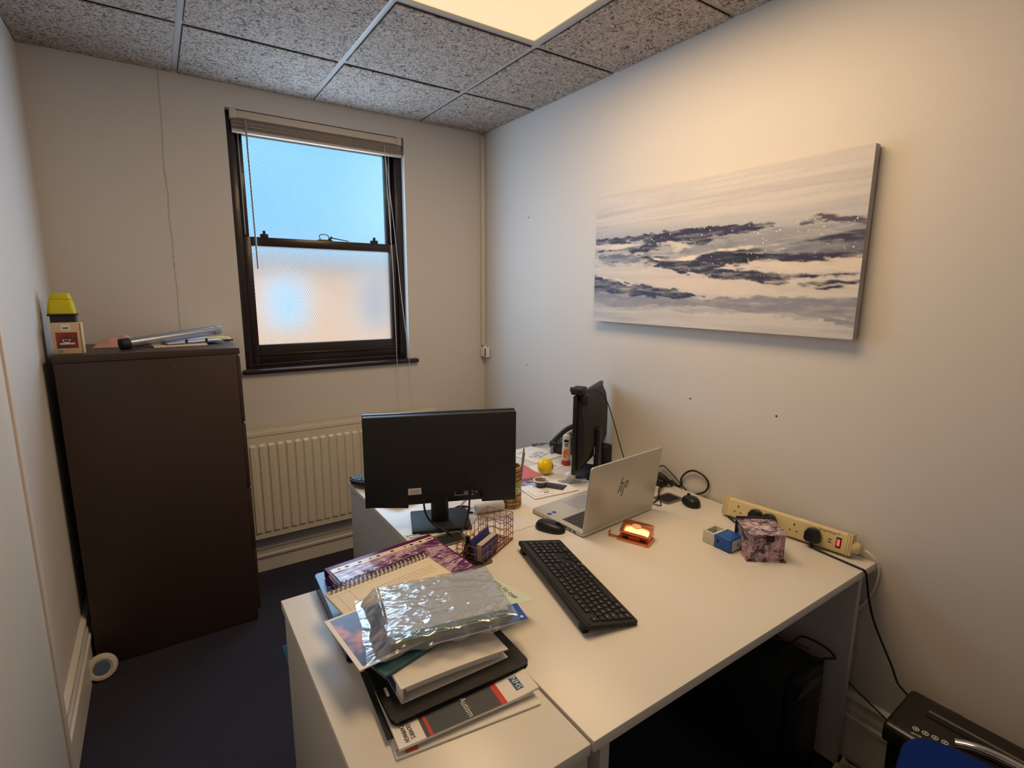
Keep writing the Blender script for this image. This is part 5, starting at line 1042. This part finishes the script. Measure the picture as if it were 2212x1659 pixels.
rot_box('blue_leaflet', 'blue and white patterned leaflet beside the small plastic tub', 'leaflet', (-0.600, -1.345), math.radians(20), 0.14, 0.09, 0.0005, 0.0016, ramp_mat('blue_marble_print', [(0.38, C(50, 86, 170)), (0.5, C(140, 170, 220)), (0.6, C(230, 236, 244))], 38, rough=0.4))
wcard = rot_box('white_card', 'white printed card under the black card and plastic tub', 'card', (-0.613, -1.415), math.radians(-6), 0.215, 0.142, 0.0018, 0.0042, M_paper)
bm = bmesh.new(); BX(bm, 0.012, 0.10, 0.018, 0.0192, 0.0024, 0.0027); BX(bm, 0.012, 0.0132, 0.018, 0.085, 0.0024, 0.0027); BX(bm, 0.05, 0.10, 0.055, 0.057, 0.0024, 0.0027); BX(bm, 0.065, 0.09, 0.036, 0.042, 0.0024, 0.0027); obj('card_print', bm, M_ink, wcard)
bcard = rot_box('black_card', 'black card under the small plastic tub', 'card', (-0.535, -1.318), math.radians(-24), 0.055, 0.0, 0.0046, 0.0056, M_black)
bpy.data.objects.remove(bcard, do_unlink=True)
o = obj('black_card', box(-0.030, 0.030, -0.065, 0.050, 0, 0.001), mat('charcoal_card', C(38, 40, 42), 0.5), None); o.location = (-0.470, -1.335, DT + 0.0046); o.rotation_euler = (0, 0, math.radians(32)); tag(o, 'black card with gold lines under the small plastic tub', 'card')
bm = bmesh.new(); BX(bm, 0.010, 0.011, -0.06, 0.03, 0.001, 0.0012); BX(bm, 0.014, 0.0148, -0.05, 0.03, 0.001, 0.0012); obj('gold_lines', bm, mat('gold_print', C(150, 130, 96), 0.4), o)
ct = thing('sauce_pot', 'small clear lidded pot of brown contents on the black card', 'pot', (-0.512, -1.318, DT + 0.0062))
bm = bmesh.new(); LATHE(bm, [(0, 0), (0.022, 0), (0.029, 0.026), (0.0275, 0.026), (0.021, 0.0015), (0, 0.0015)], 28); obj('cup', bm, M_clear, ct); bm = bmesh.new(); LATHE(bm, [(0, 0.002), (0.0208, 0.002), (0.0262, 0.0235), (0, 0.0235)], 24); obj('contents', bm, mat('brown_grounds', C(96, 84, 78), 0.8, bump=0.5, bscale=400), ct)
bm = bmesh.new(); LATHE(bm, [(0.0262, 0.0255), (0.0325, 0.0255), (0.033, 0.0285), (0.031, 0.0305), (0.027, 0.029)], 32); obj('lid_rim', bm, M_white, ct)
yb = thing('stress_ball', 'shiny yellow ball with a dark printed edge on the far desk', 'ball', (-0.394, -1.197, DT + 0.0388))
bm = bmesh.new(); bmesh.ops.create_uvsphere(bm, u_segments=40, v_segments=24, radius=0.0370); obj('sphere', bm, M_yellow, yb, smooth=180)
bm = bmesh.new(); LATHE(bm, [(0.010, 0.0362), (0.020, 0.0318), (0.0198, 0.0314), (0.010, 0.0356)], 24, Matrix.Rotation(math.radians(100), 4, 'Y') @ Matrix.Rotation(0.6, 4, 'X')); obj('printed_arc', bm, mat('olive_print', C(70, 66, 20), 0.5), yb)
wbll = thing('white_bobble', 'small white faceted ball in front of the edge-on monitor', 'ball', (-0.360, -1.332, DT + 0.024))
bm = bmesh.new(); bmesh.ops.create_icosphere(bm, subdivisions=2, radius=0.0262); bmesh.ops.scale(bm, vec=(1, 1, 0.90), verts=bm.verts); obj('shell', bm, mat('pearly_white', C(222, 218, 224), 0.3), wbll, smooth=20); bm = bmesh.new(); LATHE(bm, [(0, -0.0235), (0.014, -0.0235), (0.015, -0.018), (0, -0.018)], 16); obj('foot', bm, M_white, wbll)
sb = thing('squeeze_bottle', 'clear squeeze bottle standing on its red cap, orange picture label', 'bottle', (-0.226, -1.145, DT), math.radians(-38))
bm = bmesh.new(); LATHE(bm, [(0, 0), (0.0225, 0), (0.0235, 0.003), (0.0225, 0.024), (0, 0.024)], 30); obj('cap', bm, M_redp, sb)
bm = bmesh.new(); LATHE(bm, [(0, 0.0242), (0.0218, 0.0242), (0.0215, 0.05), (0.0195, 0.12), (0.0175, 0.142), (0.012, 0.152), (0, 0.154)], 30, Matrix.Diagonal((1, 0.85, 1, 1))); obj('bottle_wall', bm, mat('milky_bottle', C(222, 218, 212), 0.15, trans=0.25), sb, smooth=60)
def lab(nm, z0, z1, x0, x1, m, r):
    bm = bmesh.new(); SHEETv = []; n = 8
    for k, z in enumerate((z0, z1)):
        SHEETv.append([(bm.verts.new((rr * math.sin(x0 + (x1 - x0) * i / n), -0.85 * rr * math.cos(x0 + (x1 - x0) * i / n), z)), bm.verts.new(((rr - 0.001) * math.sin(x0 + (x1 - x0) * i / n), -0.85 * (rr - 0.001) * math.cos(x0 + (x1 - x0) * i / n), z))) for i in range(n + 1) for rr in (r[k],)])
    for i in range(n):
        bm.faces.new((SHEETv[0][i][0], SHEETv[0][i + 1][0], SHEETv[1][i + 1][0], SHEETv[1][i][0])); bm.faces.new((SHEETv[0][i][1], SHEETv[1][i][1], SHEETv[1][i + 1][1], SHEETv[0][i + 1][1]))
    obj(nm, bm, m, sb)
lab('front_label', 0.034, 0.138, -0.9, 0.65, M_whiteink, (0.0222, 0.0188)); lab('orange_picture', 0.040, 0.082, -0.75, 0.55, ramp_mat('orange_fruit_print', [(0.4, C(222, 64, 30)), (0.52, C(240, 130, 40)), (0.66, C(236, 226, 214))], 70, rough=0.4), (0.0228, 0.0216)); lab('brand_bar', 0.117, 0.130, -0.7, 0.5, M_ink, (0.0201, 0.0197)); lab('printed_line', 0.104, 0.109, -0.45, 0.35, M_ink, (0.0207, 0.0205)); lab('printed_line', 0.095, 0.099, -0.4, 0.3, M_ink, (0.0210, 0.0208))
# clear wrapped stick
cw = thing('wrapped_stick', 'clear crinkled plastic wrapper with a metal tipped stick', 'wrapper', (-0.372, -1.350, DT + 0.001), math.radians(-18))
bm = bmesh.new(); SHEET(bm, lambda u, v: (-0.035 + 0.11 * u, -0.014 + 0.028 * v, 0.006 + 0.008 * math.sin(PI * v) + 0.002 * math.sin(30 * u + 12 * v)), 26, 8, 0.0006); obj('wrapper', bm, M_film, cw, smooth=60)
bm = bmesh.new(); CYL(bm, (-0.055, 0.012, 0.012), (-0.018, 0.0, 0.005), 0.0032, 0.0042, 10); obj('metal_tip', bm, M_chrome, cw); obj('paper_insert', box(0.045, 0.080, -0.012, 0.012, 0.001, 0.0025), mat('pale_blue_insert', C(206, 216, 232), 0.5), cw)
bm = bmesh.new(); CYL(bm, (-0.018, 0.0, 0.005), (0.05, 0.002, 0.005), 0.0045, 0.0045, 10); obj('stick', bm, mat('grey_clear_stick', C(216, 222, 228), 0.15), cw)
# telephone
tp = thing('desk_telephone', 'dark grey desk telephone with curly cord behind the edge-on monitor', 'telephone', (-0.150, -0.930, DT), math.radians(-131))
M_tel = mat('telephone_grey_black', C(40, 42, 46), 0.4)
bm = bmesh.new(); PRISM(bm, [(0, 0), (0.205, 0), (0.205, 0.125), (0.17, 0.13), (0.0, 0.028)], -0.075, 0.060, basis((0, 0, 0), (0, 1, 0), (0, 0, 1)))
obj('body', bm, M_tel, tp, 0.004)
obj('side_strip', box(0.0752, 0.0775, 0.002, 0.016, 0.004, 0.050), mat('silver_grey_trim', C(122, 128, 136), 0.35), tp, 0.001)
bm = bmesh.new(); TUBE(bm, [(0.055, 0.012, 0.062), (0.058, 0.040, 0.098), (0.058, 0.085, 0.138), (0.058, 0.140, 0.160), (0.056, 0.195, 0.158)], 0.013, 12, 8); obj('handset', bm, mat('handset_black', C(34, 36, 40), 0.3), tp)
obj('mouthpiece', box(0.036, 0.076, -0.006, 0.034, 0.040, 0.070), mat('handset_end', C(34, 36, 40), 0.35), tp, 0.008, 3); obj('earpiece', box(0.036, 0.076, 0.170, 0.205, 0.130, 0.150), mat('handset_end2', C(34, 36, 40), 0.35), tp, 0.006, 3)
for j in range(4):
    for i in range(3):
        y = 0.040 + j * 0.022; share('dial_key', key_mesh(0.016, 0.013, 0.004, M_lkey), tp, (-0.045 + i * 0.022, y, 0.028 + y * 0.6 + 0.001), (math.radians(31), 0, 0))
obj('display', box(-0.060, 0.010, 0.135, 0.165, 0.120, 0.130), M_screen, tp, 0.002)
bm = bmesh.new(); pts = []; A0, A1 = Vector((-0.205, -0.835, DT + 0.012)), Vector((-0.105, -0.925, DT + 0.020))
mid = Vector((-0.125, -0.825, DT + 0.012))
for i in range(16 * 10 + 1):
    t = i / 160; c0 = A0 * (1 - t) ** 2 + mid * 2 * t * (1 - t) + A1 * t * t; a = 2 * PI * 16 * t
    d = (mid - A0) * (1 - t) + (A1 - mid) * t; d.normalize(); s_ = d.cross(Vector((0, 0, 1)))
    pts.append(c0 + (s_ * math.cos(a) + Vector((0, 0, 1)) * math.sin(a)) * 0.0075)
TUBE(bm, pts, 0.0016, 5, 1); obj('curly_cord', bm, M_rubber, tp); bpy.data.objects['curly_cord'].matrix_parent_inverse = (Matrix.Translation(tp.location) @ Matrix.Rotation(math.radians(-131), 4, 'Z')).inverted()

# ------------------------------------------------------------------ under and beside the desk
pc = thing('computer_tower', 'black computer tower standing under the front desk', 'computer', (-0.250, -2.10, 0))
obj('case', box(-0.090, 0.090, -0.225, 0.225, 0.012, 0.400), M_blackm, pc, 0.004); obj('front_bezel', box(-0.092, 0.092, -0.255, -0.226, 0.008, 0.404), M_black, pc, 0.006)
obj('drive_bay', box(-0.075, 0.075, -0.2568, -0.2545, 0.335, 0.372), M_blackg, pc, 0.001); obj('power_button', box(0.055, 0.075, -0.2575, -0.2545, 0.270, 0.285), mat('grey_button', C(70, 72, 70), 0.4), pc, 0.002)
for x in (-0.07, 0.07):
    for y in (-0.18, 0.18): obj('foot', box(x - 0.012, x + 0.012, y - 0.012, y + 0.012, 0, 0.0118), M_rubber, pc)
cable('tower_cable', 'black cable looping over the top of the computer tower', [(-0.250, -2.25, 0.4065), (-0.200, -2.26, 0.412), (-0.140, -2.27, 0.43), (-0.110, -2.33, 0.415), (-0.120, -2.365, 0.405), (-0.145, -2.36, 0.4085), (-0.20, -2.33, 0.4085)], 0.0035)
cable('network_cable', 'dark red cable lying on the computer tower', [(-0.20, -2.20, 0.407), (-0.165, -2.25, 0.4068), (-0.150, -2.30, 0.4066)], 0.0026, mat('dark_red_cable', C(130, 24, 22), 0.5))
sh = thing('paper_shredder', 'black paper shredder with chrome handle beside the wall', 'shredder', (-0.060, -2.555, 0), math.radians(0))
M_shr = mat('shredder_black', C(34, 31, 29), 0.28)
bm = bmesh.new(); PRISM(bm, [(-0.165, 0.02), (-0.190, 0.33), (-0.012, 0.33), (-0.012, 0.02)], -0.36, -0.012, basis((0, 0, 0), (1, 0, 0), (0, 0, 1)) @ Matrix.Diagonal((1, 1, -1, 1))); obj('bin', bm, M_black, sh, 0.006)
bm = bmesh.new(); PRISM(bm, [(-0.200, 0.335), (-0.200, 0.378), (-0.186, 0.390), (-0.030, 0.402), (-0.006, 0.402), (-0.006, 0.335)], -0.372, 0.0, basis((0, 0, 0), (1, 0, 0), (0, 0, 1)) @ Matrix.Diagonal((1, 1, -1, 1))); obj('lid', bm, M_shr, sh, 0.008, 3)
tilt = lambda x: 0.385 + (x + 0.27) * (0.017 / 0.24)
obj('paper_slot', box(-0.088, -0.070, -0.330, -0.060, 0.3965, 0.4005), M_ink, sh); obj('slot_lip', box(-0.068, -0.060, -0.330, -0.060, 0.3985, 0.4015), mat('grey_lip', C(110, 106, 100), 0.35), sh, 0.001)
obj('bright_rim', box(-0.011, -0.006, -0.120, -0.010, 0.402, 0.4045), M_chrome, sh, 0.001)
bm = bmesh.new(); TUBE(bm, [(-0.128, -0.140, 0.394), (-0.118, -0.175, 0.404), (-0.108, -0.23, 0.408), (-0.108, -0.30, 0.408), (-0.115, -0.36, 0.400)], 0.014, 10, 8); obj('chrome_handle', bm, M_chrome, sh)
for i in range(4):
    bm = bmesh.new(); M_ = Matrix.Translation((-0.158 + i * 0.004, -0.062 - i * 0.020, tilt(-0.158))) @ Matrix.Rotation(math.radians(-4), 4, 'Y')
    LATHE(bm, [(0.0055, 0), (0.0075, 0), (0.0075, 0.0012), (0.0055, 0.0012), (0.0055, 0)], 18, M_); BX(bm, -0.002, 0.002, -0.002, 0.002, 0, 0.0012, M_); obj('icon', bm, M_whiteink, sh)
TXT('lettering', 'ono', 0.014, M_whiteink, sh, basis((-0.178, -0.070, tilt(-0.178) + 0.001), (0.2, -1, 0), (1, 0.2, 0.07)), 0.0002)
for x in (-0.14, -0.04):
    for y in (-0.05, -0.32): bm = bmesh.new(); CYL(bm, (x, y, 0), (x, y, 0.0215), 0.014, 0.014, 14); obj('caster', bm, M_rubber, sh)
# chair: royal blue padded seat on a five-star base, backrest out to the right
chr_ = thing('office_chair', 'royal blue upholstered office chair at the lower right', 'chair', (-0.570, -2.900, 0), math.radians(12))
M_fab = mat('royal_blue_fabric', C(14, 42, 122), 0.95, spec=0.15, bump=0.4, bscale=500)
bm = bmesh.new(); PRISM(bm, rounded(0.43, 0.43, 0.075, 8), 0.455, 0.530); obj('seat', bm, M_fab, chr_, 0.020, 4)
obj('seat_pan', box(-0.16, 0.16, -0.16, 0.16, 0.430, 0.454), M_black, chr_, 0.006); bm = bmesh.new(); CYL(bm, (0, 0, 0.10), (0, 0, 0.431), 0.026, 0.022, 18); obj('gas_column', bm, M_black, chr_)
for i in range(5):
    a = 2 * PI * i / 5 + 0.3; c_, s_ = math.cos(a), math.sin(a)
    bm = bmesh.new(); TUBE(bm, [(0, 0, 0.11), (0.12 * c_, 0.12 * s_, 0.09), (0.20 * c_, 0.20 * s_, 0.065)], 0.016, 8, 4); sp_ = obj('base_spoke', bm, M_black, chr_); bm = bmesh.new(); CYL(bm, (0.20 * c_ - 0.015 * s_, 0.20 * s_ + 0.015 * c_, 0.027), (0.20 * c_ + 0.015 * s_, 0.20 * s_ - 0.015 * c_, 0.027), 0.027, 0.027, 18); obj('caster', bm, M_rubber, sp_)
bm = bmesh.new(); PRISM(bm, rounded(0.38, 0.40, 0.07, 8, 0, 0.80), -0.03, 0.03, Matrix.Translation((0, -0.235, 0)) @ basis((0, 0, 0), (1, 0, 0), (0, 0, 1))); obj('backrest', bm, M_fab, chr_, 0.018, 3); obj('back_bar', box(-0.03, 0.03, -0.275, -0.262, 0.42, 0.75), M_black, chr_, 0.003); obj('back_link', box(-0.03, 0.03, -0.27, -0.10, 0.420, 0.4295), M_black, chr_)
# crumpled paper on the carpet
bm = bmesh.new(); SHEET(bm, lambda u, v: (0.10 * u, 0.12 * v, 0.012 + 0.008 * math.sin(9 * u + 4 * v) + 0.006 * math.sin(13 * v)), 10, 10, 0.001); o = obj('crumpled_paper', bm, M_cream, None); o.location = (-0.135, -2.515, 0.0); tag(o, 'crumpled cream paper on the carpet beside the shredder', 'paper')
